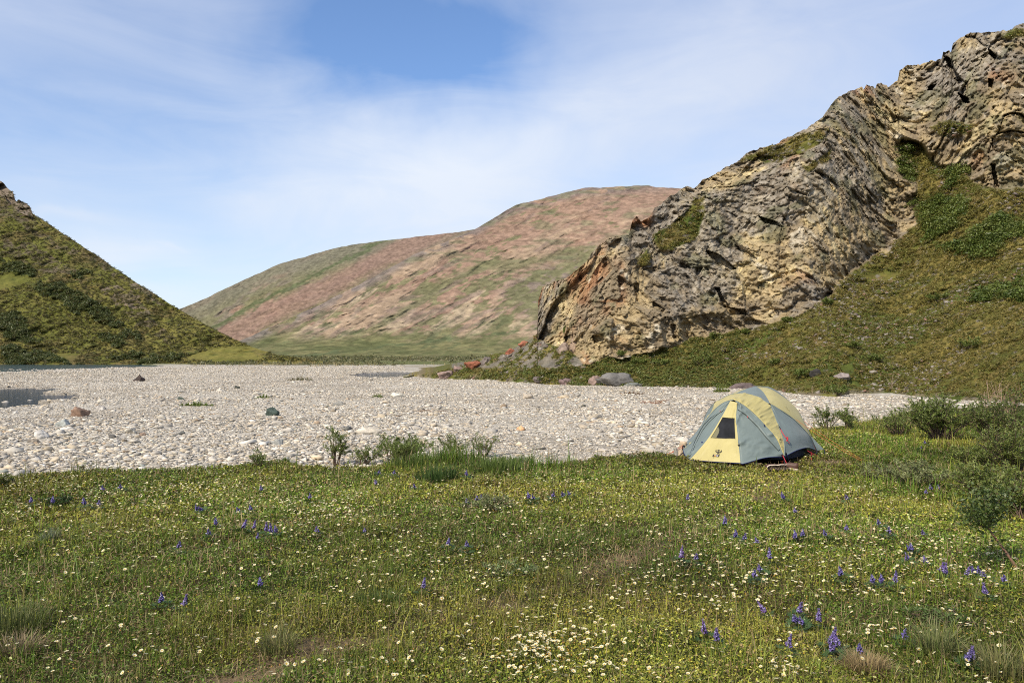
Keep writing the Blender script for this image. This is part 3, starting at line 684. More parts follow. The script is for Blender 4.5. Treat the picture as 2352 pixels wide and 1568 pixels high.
SB = [
 (1028, 864, 42, 15, (.26, .185, .155), 'pinkish flat boulder at the tip of the green slope by the gravel', dict(flat=.1)),
 (1084, 842, 40, 15, (.28, .105, .06), 'rust red boulder lying on the ridge tip above the pinkish boulder', dict()),
 (1056, 849, 30, 11, (.24, .17, .145), 'pink grey boulder just below the rust red boulder on the slope tip', dict()),
 (1118, 830, 24, 12, (.17, .14, .125), 'dark grey boulder on the ridge line right of the rust red boulder', dict()),
 (1168, 812, 26, 14, (.27, .10, .06), 'small rust red boulder on the ridge line below the cliff edge', dict()),
 (1202, 793, 28, 12, (.28, .11, .065), 'rust red boulder highest on the ridge line against the cliff foot', dict()),
 (1412, 880, 100, 26, (.165, .155, .14), 'big grey outcrop boulder at the foot of the slope by the gravel', dict(depth=.6)),
 (1366, 880, 36, 20, (.24, .17, .14), 'reddish boulder left of the big grey outcrop by the gravel', dict()),
 (1300, 880, 34, 13, (.18, .125, .115), 'low maroon rock on the slope foot left of the reddish boulder', dict()),
 (1700, 893, 70, 16, (.15, .115, .11), 'long maroon boulder at the slope foot behind the tent peak', dict(depth=.5, flat=.15)),
 (1871, 862, 28, 17, (.05, .046, .042), 'black boulder standing in the heath right of the tent peak', dict()),
 (1238, 872, 30, 10, (.17, .14, .13), 'low brown rock on the slope foot midway to the pinkish boulder', dict()),
 (1452, 888, 46, 12, (.17, .175, .15), 'mossy flat rock in front of the big grey outcrop', dict(flat=.3)),
 (1935, 865, 44, 11, (.25, .21, .19), 'pale grey slab in the heath above the gravel strip right of the tent', dict(flat=.3)),
 (1296, 806, 28, 22, (.24, .18, .14), 'upright brown block leaning at the left foot of the cliff', dict()),
 (1320, 800, 26, 30, (.30, .22, .16), 'tall split block standing against the left foot of the cliff', dict(depth=.6)),
]
for k, (X, Y, w_, h_, c, lab, kw) in enumerate(SB):
    P = on_slope(RIGHT, X, Y); P[2] -= .05; boulder('boulder', X, Y, w_, h_, c, lab, P=P, seed=40 + k, **kw)

# ------------------------------------------------------------------ meadow plants
def grass_blades(x, y, z, h, wd, tint, lean=.5, az=None):
    """bent blades: five vertices, a quad and a tip triangle each"""
    n = len(x); ph = RNG.uniform(0, 6.28, n) if az is None else az
    d = np.stack([np.cos(ph), np.sin(ph), 0 * ph], 1); sd_ = np.stack([-np.sin(ph), np.cos(ph), 0 * ph], 1)
    tw = RNG.uniform(-1, 1, n)[:, None]; sd_ = sd_ + d * tw; sd_ /= np.linalg.norm(sd_, axis=1)[:, None]
    l = (np.abs(RNG.normal(0, 1, n)) * lean)[:, None]
    p = np.stack([x, y, z], 1); up = np.array([0, 0, 1.]); hh = h[:, None]; ww = wd[:, None]
    nf = 1 / np.sqrt(1 + l ** 2)
    m = p + hh * (up * .6 + d * l * .35) * nf; t = p + hh * (up + d * l * 1.15) * nf
    V = np.stack([p - sd_ * ww * .5, p + sd_ * ww * .5, m + sd_ * ww * .42, m - sd_ * ww * .42, t], 1)
    base = np.arange(n)[:, None] * 5
    q = base + np.array([0, 1, 2, 3]); tr = base + np.array([3, 2, 4])
    C = np.repeat(tint[:, None, :], 5, 1)
    return V.reshape(-1, 3), q, tr, C.reshape(-1, 3)
TENT_C = np.array([4.15, 13.95])
def tent_clear(x, y):
    l = (x - 3.585) * .8486 - (y - 12.97) * .5291; b = (x - 3.585) * .5291 + (y - 12.97) * .8486
    return (np.abs(l) < .95) & (b > -.45) & (b < 2.3) & (np.abs(l) < .95 + np.minimum(b, 0) * 1.1)
def meadow_points(N, r0=3.3, r1=28., p=1.0, amax=39):
    """points over the meadow in view, density falling with distance like 1/r"""
    t = RNG.random(N) ** p; r = r0 + (r1 - r0) * t; a = np.radians(RNG.uniform(-amax, amax, N))
    x, y = r * np.sin(a), r * np.cos(a); k = (meadow_f(x, y) > .35) & ~tent_clear(x, y); x, y = x[k], y[k]
    return x, y, gz(x, y)
def patchy(x, y):
    P = np.stack([x, y, 0 * x], 1); return fbm(P * .8, 4, 501), fbm(P * 3.2, 3, 503), fbm(P * .3, 3, 505)
def build_grass():
    bag = Bag()
    # low cushion leaves
    x, y, z = meadow_points(760000, 3.2, 27., 1.25); a, b, c = patchy(x, y); r = np.hypot(x, y)
    df = dirt_f(x, y); k = RNG.random(len(x)) > df * .86; x, y, z, a, b, c, r, df = [q[k] for q in (x, y, z, a, b, c, r, df)]; n = len(x)
    s = RNG.uniform(.009, .026, n) * np.clip(r / 6, .9, 2.0)
    tn = RNG.random(n)
    t = lerp3((.110, .180, .018), (.310, .285, .042), np.clip(.42 + .75 * a + RNG.normal(0, .30, n), 0, 1))
    t = np.where((tn < .13 + .22 * sstep(.1, .6, b))[:, None], lerp3((.34, .25, .11), (.20, .135, .06), RNG.random(n)), t)
    t = np.where((tn > .93)[:, None], np.array([.42, .44, .17]), t) * RNG.uniform(.3, 1.55, (n, 1)) * (1 + .55 * np.clip(c, -.7, .7))[:, None]
    LV = np.array([(-.5, 0, 0), (0, -.32, .08), (.5, 0, .02), (0, .32, .08)]); LF = np.array([(0, 1, 2), (0, 2, 3)])
    R = rotz(RNG.uniform(0, 6.28, n)) @ rotx(RNG.normal(0, .85, n)) @ rotz(RNG.uniform(0, 6.28, n))
    hz = RNG.uniform(0, .045, n) * (1 + .8 * b)
    V, Fc, C = scatter(LV, LF, R, np.stack([x, y, z + .006 + np.maximum(hz, 0)], 1), s, t); bag.add(V, Fc, C)
    # grass
    x, y, z = meadow_points(420000, 3.2, 27., 1.15); a, b, c = patchy(x, y); r = np.hypot(x, y)
    df = dirt_f(x, y); k = RNG.random(len(x)) > df * .8; x, y, z, a, b, c, r, df = [q[k] for q in (x, y, z, a, b, c, r, df)]; n = len(x)
    u = x / y; De = np.interp(u, EU, ED); edge = sstep(2.2, .2, De - y) * sstep(-.21, -.10, u) * sstep(.10, .02, u)
    right = sstep(.30, .5, u) * sstep(7, 10, y)
    h = RNG.uniform(.018, .064, n) * (1 + 1.3 * sstep(0, .6, b)) * (1 + 2.6 * edge + .6 * right) * np.where(np.hypot(x - 4.2, y - 13.2) < 2.6, .62, 1) * np.where(np.hypot(x - 4.22, (y - 12.1) * .8) < .42, .45, 1)
    longb = RNG.random(n) < .022 + .05 * sstep(.1, .5, a) + .1 * (u < -.52); h = np.where(longb, h * RNG.uniform(1.8, 3.0, n), h)
    wd = RNG.uniform(.0022, .0048, n) * np.clip(r / 5, 1, 2.6)
    t = lerp3((.105, .185, .020), (.320, .300, .052), np.clip(.42 + .6 * a + RNG.normal(0, .28, n) - .5 * edge, 0, 1))
    t = lerp3(t, (.095, .165, .022), sstep(.1, .6, c) * .5)
    dry = RNG.random(n) < .09 + .12 * sstep(.2, .7, -a) + .5 * df
    t = np.where(dry[:, None], lerp3((.40, .30, .15), (.26, .185, .09), RNG.random(n)), t) * RNG.uniform(.45, 1.4, (n, 1)) * (1 + .4 * np.clip(c, -.7, .7))[:, None]
    h = np.where(dry & (df > .3), h * .6, h)
    V, q, tr, C = grass_blades(x, y, z - .005, h, wd, t, .62)
    bag.add(V, q, C); bag.F.setdefault(3, []).append(tr + (bag.n - len(V)))
    # loose tufts of longer blades
    xc, yc, zc_ = meadow_points(2600, 3.4, 16., 1.1); ac, bc, cc = patchy(xc, yc); k = (bc > -.05) & (dirt_f(xc, yc) < .5); xc, yc, ac = xc[k], yc[k], ac[k]; m = 20
    hc_ = np.repeat(RNG.uniform(.06, .15, len(xc)), m); rad = np.repeat(RNG.uniform(.02, .07, len(xc)), m); n = len(hc_); th = RNG.uniform(0, 6.28, n); q0 = np.sqrt(RNG.random(n)) * rad
    x = np.repeat(xc, m) + q0 * np.cos(th); y = np.repeat(yc, m) + q0 * np.sin(th); k = ~tent_clear(x, y) & (np.hypot(x - 4.22, (y - 12.1) * .8) > .5); x, y, hc_, th = x[k], y[k], hc_[k], th[k]; n = len(x); r = np.hypot(x, y)
    tt = np.repeat(lerp3((.085, .150, .022), (.27, .27, .075), RNG.random(len(xc))), m, 0)[k] * RNG.uniform(.6, 1.35, (n, 1))
    V, q, tr, C = grass_blades(x, y, gz(x, y) - .005, hc_ * RNG.uniform(.5, 1.1, n), RNG.uniform(.0022, .0042, n) * np.clip(r / 5, 1, 2.4), tt, .6, th)
    bag.add(V, q, C); bag.F.setdefault(3, []).append(tr + (bag.n - len(V)))
    # dry litter lying flat
    x, y, z = meadow_points(60000, 3.2, 14., 1.1); a, b, c = patchy(x, y); df = dirt_f(x, y)
    k = RNG.random(len(x)) < .22 + .6 * df + .35 * sstep(.2, .6, -a); x, y, z = x[k], y[k], z[k]; n = len(x); r = np.hypot(x, y)
    V, q, tr, C = grass_blades(x, y, z + RNG.uniform(.005, .05, n), RNG.uniform(.04, .13, n), RNG.uniform(.002, .0035, n) * np.clip(r / 5, 1, 2.), lerp3((.42, .32, .17), (.24, .16, .085), RNG.random(n)), 3.5)
    bag.add(V, q, C); bag.F.setdefault(3, []).append(tr + (bag.n - len(V)))
    T(bag.build('meadow_grass', M_GRASS), kind='stuff')
build_grass()

# white mountain avens: eight petals round a yellow middle
def avens(cup=.35, n=8):
    V = []; Fc = []; C = []
    for k in range(n):
        a = 2 * math.pi * k / n; 
        for rr, da, zz in ((.12, 0, 0), (.75, -.42, .7 * cup), (1., 0, cup), (.75, .42, .7 * cup)):
            V.append((rr * math.cos(a + da), rr * math.sin(a + da), zz)); C.append((.80, .755, .56) if rr > .2 else (.74, .60, .22))
        b = 4 * k; Fc += [(b, b + 1, b + 2), (b, b + 2, b + 3)]
    b = len(V); V.append((0, 0, .2)); C.append((.62, .40, .05))
    for k in range(7): a = 2 * math.pi * k / 7; V.append((.33 * math.cos(a), .33 * math.sin(a), .07)); C.append((.58, .33, .04))
    Fc += [(b, b + 1 + k, b + 1 + (k + 1) % 7) for k in range(7)]
    return np.array(V), np.array(Fc), np.array(C)
AV = avens()
AVC = [(30, 1110, 170, 26, 90), (160, 1115, 200, 22, 120), (430, 1110, 260, 26, 160), (330, 1145, 300, 24, 110), (60, 1165, 50, 18, 36), (560, 1105, 150, 20, 90), (650, 1160, 180, 40, 120), (760, 1165, 140, 30, 120), (1000, 1110, 200, 30, 70), (1300, 1110, 260, 30, 130),
       (1130, 1160, 90, 16, 60), (1560, 1110, 200, 24, 90), (1800, 1115, 140, 20, 70), (1960, 1125, 60, 14, 50), (1500, 1170, 420, 50, 150), (800, 1210, 420, 50, 110), (1250, 1250, 420, 60, 80), (2100, 1240, 280, 70, 130), (1900, 1320, 330, 70, 130), (1760, 1260, 220, 50, 70), (2230, 1310, 130, 60, 60),
       (1270, 1480, 150, 55, 95), (1230, 1500, 60, 22, 26), (1500, 1400, 300, 70, 60), (1640, 1330, 200, 50, 60), (2020, 1435, 60, 16, 16), (1800, 1530, 60, 30, 20), (700, 1420, 500, 110, 44), (300, 1500, 330, 70, 22), (900, 1530, 300, 50, 26), (2200, 1450, 160, 80, 26), (1000, 1330, 300, 50, 50), (250, 1230, 280, 60, 60), (600, 1280, 380, 60, 60), (2050, 1140, 200, 30, 60), (1300, 1545, 280, 30, 40), (1880, 1050, 120, 18, 40), (1960, 1000, 60, 16, 24)]
def build_flowers():
    pts = []
    for X, Y, sx, sy, n in AVC:
        pts += [(random.gauss(X, sx * .55), random.gauss(Y, sy * .55)) for _ in range(int(n * 1.25))]
    pts += [(random.uniform(-20, 2370), 1075 + 510 * random.random() ** 1.5) for _ in range(500)]
    P = np.array([G(X, Y, .07) for X, Y in pts if Y > HY + 120 and Y < 1580])
    k = (meadow_f(P[:, 0], P[:, 1]) > .6) & (dirt_f(P[:, 0], P[:, 1]) < .6) & (P[:, 1] > 3.95) & ~tent_clear(P[:, 0], P[:, 1]); P = P[k]
    P[:, 2] = gz(P[:, 0], P[:, 1]) + RNG.uniform(.05, .10, len(P)); P = P[np.argsort(P[:, 1])]
    near, far = P[:300], P[300:]
    V, Fc, C = AV
    sv = np.vstack([V]); 
    bagm = Bag(); bagm.add(V, Fc, C); tv, tf = tube([(0, 0, -5.5), (.25, .1, -2.5), (0, 0, .02)], .09, 4); bagm.add(tv, tf, (.10, .12, .04))
    proto = bagm.build('avens_flower', M_PETAL)
    for i, p in enumerate(near):
        o = proto if i == 0 else proto.copy()
        if i: COL.objects.link(o)
        o.location = p; o.scale = [random.uniform(.0105, .0148)] * 3
        o.rotation_euler = (random.gauss(.22, .3), random.gauss(-.12, .3), random.uniform(0, 6.28))
        T(o, 'cream white avens flower with yellow centre in the near meadow grass', 'flower', 'white avens flowers in the near meadow')
    n = len(far); R = rotz(RNG.uniform(0, 6.28, n)) @ rotx(RNG.normal(.25, .3, n)) @ rotz(RNG.uniform(0, 6.28, n))
    bag = Bag(); bag.add(*scatter(V, Fc, R, far, RNG.uniform(.0105, .0155, n), np.ones((n, 3)), C))
    T(bag.build('avens_flowers', M_PETAL), kind='stuff')
    # orange brown flower heads gone over
    pts = []
    for X, Y, sx, sy, n in AVC: pts += [(random.gauss(X, sx * .7), random.gauss(Y, sy * .7)) for _ in range(int(n * 1.1))]
    P = np.array([G(X, Y, .06) for X, Y in pts if HY + 120 < Y < 1580]); k = (meadow_f(P[:, 0], P[:, 1]) > .6) & (P[:, 1] > 3.95) & ~tent_clear(P[:, 0], P[:, 1]); P = P[k]
    n = len(P); P[:, 2] = gz(P[:, 0], P[:, 1]) + RNG.uniform(.03, .08, n)
    LV = np.array([(0, 0, 1), (1, 0, 0), (0, 1, 0), (-1, 0, 0), (0, -1, 0), (0, 0, -.6)]); LF = np.array([(0, 1, 2), (0, 2, 3), (0, 3, 4), (0, 4, 1), (5, 2, 1), (5, 3, 2), (5, 4, 3), (5, 1, 4)])
    bag = Bag(); bag.add(*scatter(LV, LF, rotz(RNG.uniform(0, 6, n)), P, RNG.uniform(.0035, .0072, n), lerp3((.55, .33, .05), (.42, .22, .06), RNG.random(n))))
    T(bag.build('faded_flower_heads', M_PETAL), kind='stuff')
build_flowers()

# lupines
def floret():
    V = np.array([(0, 0, 0), (.5, .28, .12), (1, 0, .45), (.5, -.28, .12), (.45, 0, .55)]); Fc = np.array([(0, 1, 4), (1, 2, 4), (2, 3, 4), (3, 0, 4), (0, 3, 2), (0, 2, 1)]); return V, Fc
def make_lupine(seed, tall, dense, hue):
    rs = np.random.default_rng(seed); root = empty('lupine', (0, 0, 0))
    stem_h = .085; bag = Bag(); V, Fc = floret(); npos, dirs, sz, col = [], [], [], []
    rows = int(9 * tall / .07)
    for i in range(rows):
        f = i / max(rows - 1, 1)
        for k in range(int(dense * (1 - .35 * f))):
            a = rs.uniform(0, 6.28); npos.append((0, 0, stem_h + tall * f + rs.normal(0, .002))); dirs.append((a, rs.normal(.15 + .6 * f, .2)))
            sz.append((.027 - .012 * f) * rs.uniform(.8, 1.15)); c = np.array((.165, .135, .36)) * rs.uniform(.7, 1.3)
            c = c * (1 - hue) + np.array((.24, .14, .36)) * hue
            if rs.random() < .22: c = np.array((.46, .42, .68))
            if f > .85: c = c * .6 + np.array((.10, .09, .09)) * .4
            col.append(c)
    dirs = np.array(dirs); R = rotz(dirs[:, 0]) @ np.transpose(rotx(np.zeros(len(dirs))), (0, 1, 2))
    cy, sy = np.cos(-dirs[:, 1]), np.sin(-dirs[:, 1]); z0 = np.zeros_like(cy); o1 = np.ones_like(cy)
    Ry = np.stack([np.stack([cy, z0, sy], -1), np.stack([z0, o1, z0], -1), np.stack([-sy, z0, cy], -1)], -2)
    bag.add(*scatter(V, Fc, R @ Ry, np.array(npos), np.array(sz), np.array(col)))
    bag.build('flower_spike', M_PETAL, root)
    b2 = Bag(); b2.add(*tube([(0, .004, 0), (.003, 0, .05), (0, 0, stem_h), (0, 0, stem_h + tall)], [.003, .003, .0026, .001], 5), (.10, .13, .05)); b2.build('stem', M_LEAF, root)
    for q in range(6):
        a0 = q * 1.05 + rs.uniform(0, .6); cx = np.array([math.cos(a0), math.sin(a0), 0]) * .045; cx[2] = rs.uniform(.035, .065); bl = Bag()
        for k in range(7):
            a = a0 + (k - 3) * .62; d = np.array([math.cos(a), math.sin(a), .35]); s_ = np.array([-math.sin(a), math.cos(a), 0]); L = .042
            bl.add([cx, cx + d * L * .55 + s_ * .006, cx + d * L, cx + d * L * .55 - s_ * .006], np.array([(0, 1, 2), (0, 2, 3)]), (.055, .105, .030))
        bl.add(*tube([(0, 0, .01), cx * (.5, .5, .8), cx], .0013, 4), (.08, .11, .04)); bl.build('leaf', M_LEAF, root)
    return root
LUP = [make_lupine(601, .075, 9, .3), make_lupine(602, .058, 8, 0.), make_lupine(603, .092, 10, .8), make_lupine(604, .045, 6, .15)]
LUPG = [
 ('in the dense clump left of centre', [(478, 1226, 3), (494, 1210, 1), (550, 1218, 0), (578, 1217, 0), (594, 1238, 3), (612, 1222, 0), (624, 1226, 0), (637, 1222, 1)]),
 ('of the pair below the left flower band', [(373, 1362, 1), (417, 1367, 0)]),
 ('in the group around the dark green plant at left', [(75, 1140, 3), (122, 1142, 1), (196, 1139, 1), (221, 1138, 3), (236, 1110, 3), (274, 1108, 3)]),
 ('in the row behind the left flower band', [(459, 1151, 1), (470, 1149, 3), (556, 1164, 3), (576, 1164, 3), (600, 1113, 3), (713, 1130, 3)]),
 ('standing apart in the left meadow', [(407, 1258, 3), (600, 1333, 1), (727, 1213, 3), (838, 1215, 3)]),
 ('standing apart near the middle of the meadow', [(967, 1336, 0), (1027, 1233, 1), (1070, 1236, 3)]),
 ('on the grassy bank below the middle shrubs', [(868, 1072, 3), (870, 1098, 3), (905, 1075, 3), (955, 1110, 3), (1070, 1094, 1)]),
 ('by the grey green leafy plant, centre', [(1072, 1143, 3), (1098, 1139, 3), (1108, 1141, 3), (1141, 1145, 3)]),
 ('in the row left of the tent front', [(1219, 1134, 1), (1229, 1132, 3), (1268, 1128, 3), (1299, 1127, 3), (1316, 1126, 3)]),
 ('on the grass just in front of the tent', [(1575, 1136, 3), (1802, 1130, 1), (1829, 1159, 3), (1670, 1184, 1), (1660, 1186, 3)]),
 ('right of the trail in mid meadow', [(1563, 1276, 2), (1596, 1279, 3), (1692, 1222, 1), (1707, 1229, 3), (1743, 1240, 3)]),
 ('in the loose row below the tent', [(1832, 1230, 1), (1845, 1226, 1), (1901, 1223, 1), (1945, 1210, 3), (2026, 1196, 3), (2037, 1216, 3), (1948, 1136, 3), (2122, 1206, 3)]),
 ('in the loose column right of the trail', [(1767, 1284, 0), (1752, 1300, 3), (1734, 1318, 3)]),
 ('in the wide cluster at the right of the meadow', [(2096, 1248, 1), (2108, 1248, 1), (2092, 1272, 1), (2136, 1276, 1), (2154, 1294, 0), (2169, 1303, 0), (2212, 1301, 0), (2240, 1293, 1), (2253, 1296, 1), (2263, 1302, 3)]),
 ('in the row of four below the wide right cluster', [(1940, 1308, 1), (2009, 1315, 1), (2028, 1316, 1), (2056, 1321, 0)]),
 ('in the tall clump of the lower right meadow', [(1771, 1372, 2), (1831, 1374, 0), (1834, 1392, 1), (1850, 1399, 3), (1881, 1399, 0)]),
 ('in the lowest row of the right meadow', [(1618, 1436, 2), (1646, 1450, 0), (1802, 1464, 0), (1905, 1455, 0), (1922, 1470, 0), (1938, 1464, 0), (1977, 1474, 1), (2072, 1438, 1), (2216, 1487, 1), (2232, 1488, 0)]),
 ('under the willow thicket at the right edge', [(2142, 1118, 3), (2156, 1112, 3), (2128, 1124, 3), (2268, 1351, 0), (2306, 1326, 3), (2110, 1018, 3), (2126, 1010, 3)]),
]
ORD = ['leftmost', 'second from left', 'third from left', 'fourth from left', 'fifth from left', 'sixth from left', 'seventh from left', 'eighth from left', 'ninth from left', 'rightmost']
used = set()
for where, pts in LUPG:
    pts = sorted(pts)
    for i, (X, Y, kind) in enumerate(pts):
        proto = LUP[kind]; o = proto if kind not in used else copy_tree(proto); used.add(kind)
        p = G(X, Y, .12); p[2] = gz(p[:1], p[1:2])[0] - .005; o.location = p; s = random.uniform(.9, 1.1) * (1.05 if Y < 1200 else .95); o.scale = (s, s, s)
        o.rotation_euler = (random.gauss(0, .2), random.gauss(0, .2), random.uniform(0, 6.28))
        od = 'rightmost' if i == len(pts) - 1 else ORD[i]
        T(o, f"{od} lupine {where}", 'flower', 'lupines in the meadow')

def tussock(X, Y, n, hgt, spread, cols, lean, label, name='grass_tussock', wd=.004):
    p = GG(X, Y); a = RNG.uniform(0, 6.28, n); rr = spread * .8 * np.sqrt(RNG.random(n))
    x, y = p[0] + rr * np.cos(a), p[1] + rr * np.sin(a); z = gz(x, y); o0 = np.array([p[0], p[1], gz(p[:1], p[1:2])[0]])
    t = lerp3(cols[0], cols[1], RNG.random(n)) * RNG.uniform(.75, 1.2, (n, 1))
    V, q, tr, C = grass_blades(x - o0[0], y - o0[1], z - o0[2], RNG.uniform(.5, 1.1, n) * hgt, RNG.uniform(.7, 1.3, n) * wd, t, lean, a + RNG.normal(0, .5, n))
    o = mesh(name, V, [q, tr], M_GRASS, tint=C); o.location = o0; T(o, label, 'grass', 'grass tussocks in the meadow')
tussock(1003, 1108, 420, .26, .35, ((.045, .085, .020), (.075, .115, .030)), .45, 'dark green sedge tussock on the bank below the middle shrubs', wd=.009)
tussock(1135, 1085, 500, .26, .5, ((.085, .13, .025), (.12, .16, .04)), .5, 'bright green grass tussock on the bank right of the middle shrubs', wd=.009)
tussock(1185, 1066, 420, .22, .5, ((.06, .115, .02), (.11, .15, .035)), .5, 'green grass tussock at the gravel edge on the bank', wd=.010)
tussock(960, 1068, 420, .22, .5, ((.07, .115, .02), (.12, .15, .04)), .5, 'green grass tussock at the foot of the dense willow shrub', wd=.010)
tussock(1990, 1545, 900, .13, .12, ((.36, .27, .135), (.26, .19, .09)), 1.6, 'straw coloured dead grass tussock at the bottom right of the meadow', wd=.0032)
tussock(2150, 1510, 420, .24, .10, ((.13, .165, .05), (.26, .26, .11)), .9, 'large pale green grass tussock beside the straw one, bottom right', wd=.004)
tussock(30, 1455, 500, .22, .22, ((.08, .115, .03), (.16, .16, .06)), .6, 'tall green grass tussock at the left edge of the meadow', wd=.004)
tussock(40, 1500, 420, .13, .14, ((.34, .26, .15), (.22, .17, .10)), 1.3, 'greyish dead grass tussock below the tall grass at left', wd=.0035)
tussock(112, 1245, 160, .14, .10, ((.20, .23, .15), (.12, .15, .07)), .7, 'small silvery green grass tuft at left in the meadow', wd=.005)
tussock(2300, 1555, 420, .20, .16, ((.11, .135, .04), (.24, .21, .09)), .8, 'yellow green grass tussock in the bottom right corner', wd=.004)
tussock(870, 1390, 420, .12, .20, ((.06, .105, .02), (.11, .14, .035)), .7, 'dark green grass tussock above the trail in mid meadow', wd=.004)
tussock(640, 1500, 300, .16, .12, ((.12, .15, .04), (.26, .22, .10)), .9, 'thin straw and green tussock left of the trail, low centre', wd=.0035)

# ------------------------------------------------------------------ willow shrubs
LEAFV = np.array([(0, 0, 0), (.45, .17, .05), (1, 0, -.04), (.45, -.17, .05)]); LEAFF = np.array([(0, 1, 2), (0, 2, 3)])
def ry(a):
    c, s = np.cos(a), np.sin(a); z = np.zeros_like(c); o = np.ones_like(c)
    return np.stack([np.stack([c, z, s], -1), np.stack([z, o, z], -1), np.stack([-s, z, c], -1)], -2)
def shrub_arrays(w_, h_, nst, nleaf, lf, cols, seed, bark=(.13, .09, .065), low=.15, spread=1., dens=1.3):
    rs = np.random.default_rng(seed); sb = Bag(); pos, tg = [], []
    for s in range(nst):
        a = rs.uniform(0, 6.28); rad = w_ * .5 * spread * math.sqrt(rs.random()); hh = h_ * rs.uniform(.6, 1.05) * (1 - .35 * (rad / (w_ * .5 + 1e-6)) ** 2)
        b0 = np.array([math.cos(a), math.sin(a), 0]) * w_ * .10 * rs.random(); e = np.array([math.cos(a) * rad, math.sin(a) * rad, hh]); mid = b0 * .5 + e * .5 + rs.normal(0, .06, 3) * h_; mid[2] = abs(mid[2]); mid[:2] *= .8
        P = spline([b0, mid, e], 9); r0 = .006 + .006 * h_
        sb.add(*tube(P, np.linspace(r0, .0018, 9), 4), bark)
        br = [P]
        for k in range(4):
            t = rs.integers(3, 8); q = P[t]; d = rs.normal(0, 1, 3); d[2] = abs(d[2]) * .8 + .4; d = d / np.linalg.norm(d) * h_ * rs.uniform(.15, .32); B = spline([q, q + d * .55 + rs.normal(0, .02, 3), q + d], 6); sb.add(*tube(B, np.linspace(.0035, .0012, 6), 3), bark); br += [B, B]
        m = max(4, nleaf // nst)
        for k in range(m):
            B = br[rs.integers(0, len(br))]; f = rs.uniform(low if B is P else 0, 1) ** (1 / dens) * (len(B) - 1); i = min(int(f), len(B) - 2); q = B[i] + (B[i + 1] - B[i]) * (f - i); pos.append(q + rs.normal(0, .008, 3)); tg.append(B[i + 1] - B[i])
    n = len(pos); pos = np.array(pos); tg = np.array(tg)
    az = np.arctan2(tg[:, 1], tg[:, 0]) + rs.normal(0, 1.1, n); el = rs.normal(.55, .45, n)
    R = rotz(az) @ ry(-el) @ rotx(rs.normal(0, .7, n))
    t = lerp3(cols[0], cols[1], rs.random(n)) * rs.uniform(.7, 1.3, (n, 1))
    lb = Bag(); lb.add(*scatter(LEAFV, LEAFF, R, pos, lf * rs.uniform(.6, 1.25, n), t))
    return sb, lb
GC = ((.110, .165, .032), (.20, .23, .060)); DC = ((.100, .145, .028), (.22, .245, .062)); SC_ = ((.15, .185, .065), (.24, .25, .10))
def shrub(X, Y, wpx, hpx, nst, nleaf, lf, cols, label, seed, name='willow_shrub', P=None, group='willow shrubs around the meadow', **kw):
    if P is None:
        P = GG(X, Y) - (0, 0, .02)
    D = P[1]; root = empty(name, P, label, 'shrub', group)
    sb, lb = shrub_arrays(wpx * D / F, hpx * D / F, nst, nleaf, lf, cols, seed, **kw)
    sb.build('branches', M_BARK, root); lb.build('foliage', M_LEAF, root); return root
shrub(770, 1068, 76, 92, 12, 2600, .044, GC, 'slender upright willow with sparse leaves at the gravel edge', 701, low=.3, spread=.8)
shrub(835, 1068, 76, 50, 16, 1700, .042, GC, 'low open willow between the slender upright willow and the dense shrub', 702)
shrub(925, 1064, 150, 66, 46, 9000, .046, ((.12, .175, .035), (.21, .25, .07)), 'dense round bright green willow shrub at the gravel edge', 703)
shrub(895, 1052, 50, 76, 8, 900, .042, GC, 'thin willow shoots rising behind the dense round shrub', 704, low=.3)
shrub(1040, 1052, 80, 64, 14, 1700, .040, GC, 'sparse willow on the bank right of the dense round shrub', 705, low=.25)
shrub(1110, 1048, 80, 58, 14, 1500, .040, GC, 'rightmost sparse willow on the bank before the gravel', 706, low=.25)
shrub(595, 1072, 50, 44, 9, 700, .036, GC, 'small willow sprout at the gravel edge, left of the slender willow', 707, low=.2)
shrub(195, 1084, 50, 30, 6, 200, .034, GC, 'tiny willow sprout at the gravel edge near the left side', 708, low=.2)
shrub(6, 1120, 50, 42, 16, 900, .034, DC, 'dark green shrub at the left edge of the frame by the gravel', 709)
shrub(130, 1162, 90, 26, 16, 1000, .030, ((.03, .07, .014), (.055, .10, .022)), 'low dark green leafy plant in the white flowers at left', 710)
shrub(1900, 990, 76, 66, 12, 1300, .05, GC, 'sparse willow right behind the tent', 711, low=.2)
shrub(1950, 985, 100, 54, 16, 1900, .05, GC, 'low willow on the gravel edge right of the tent', 712, low=.15)
shrub(2165, 1010, 200, 112, 70, 11000, .055, GC, 'big dense willow shrub in front of the gravel strip, right', 713, low=.25)
shrub(2065, 1000, 120, 72, 26, 2200, .048, GC, 'mid height willow shrub left of the big dense one', 714)
shrub(2285, 1020, 170, 110, 50, 5200, .050, ((.08, .125, .025), (.18, .20, .05)), 'tall willow thicket at right, behind the dark thicket', 715)
shrub(2350, 1005, 160, 120, 40, 4200, .050, ((.08, .12, .025), (.16, .185, .045)), 'willow thicket cut by the right frame edge, rearmost', 716)
shrub(2330, 1085, 190, 120, 60, 6500, .046, DC, 'dark dense willow thicket at the right frame edge', 717)
shrub(2235, 1075, 120, 66, 30, 2600, .044, ((.12, .175, .03), (.22, .25, .065)), 'bright leaved willow in front of the tall thicket', 718)
shrub(2085, 1112, 250, 56, 46, 4200, .040, SC_, 'wide low silvery willow spreading on the meadow right of the tent', 719)
shrub(2270, 1150, 220, 90, 60, 6200, .042, DC, 'dark willow thicket in front at right, above the leaning stem', 720)
shrub(2350, 1190, 130, 110, 36, 4200, .042, DC, 'nearest dark willow mass cut by the right frame edge', 721)
shrub(1120, 1175, 150, 40, 26, 1800, .034, SC_, 'low grey green willow plant in the middle of the meadow', 722)
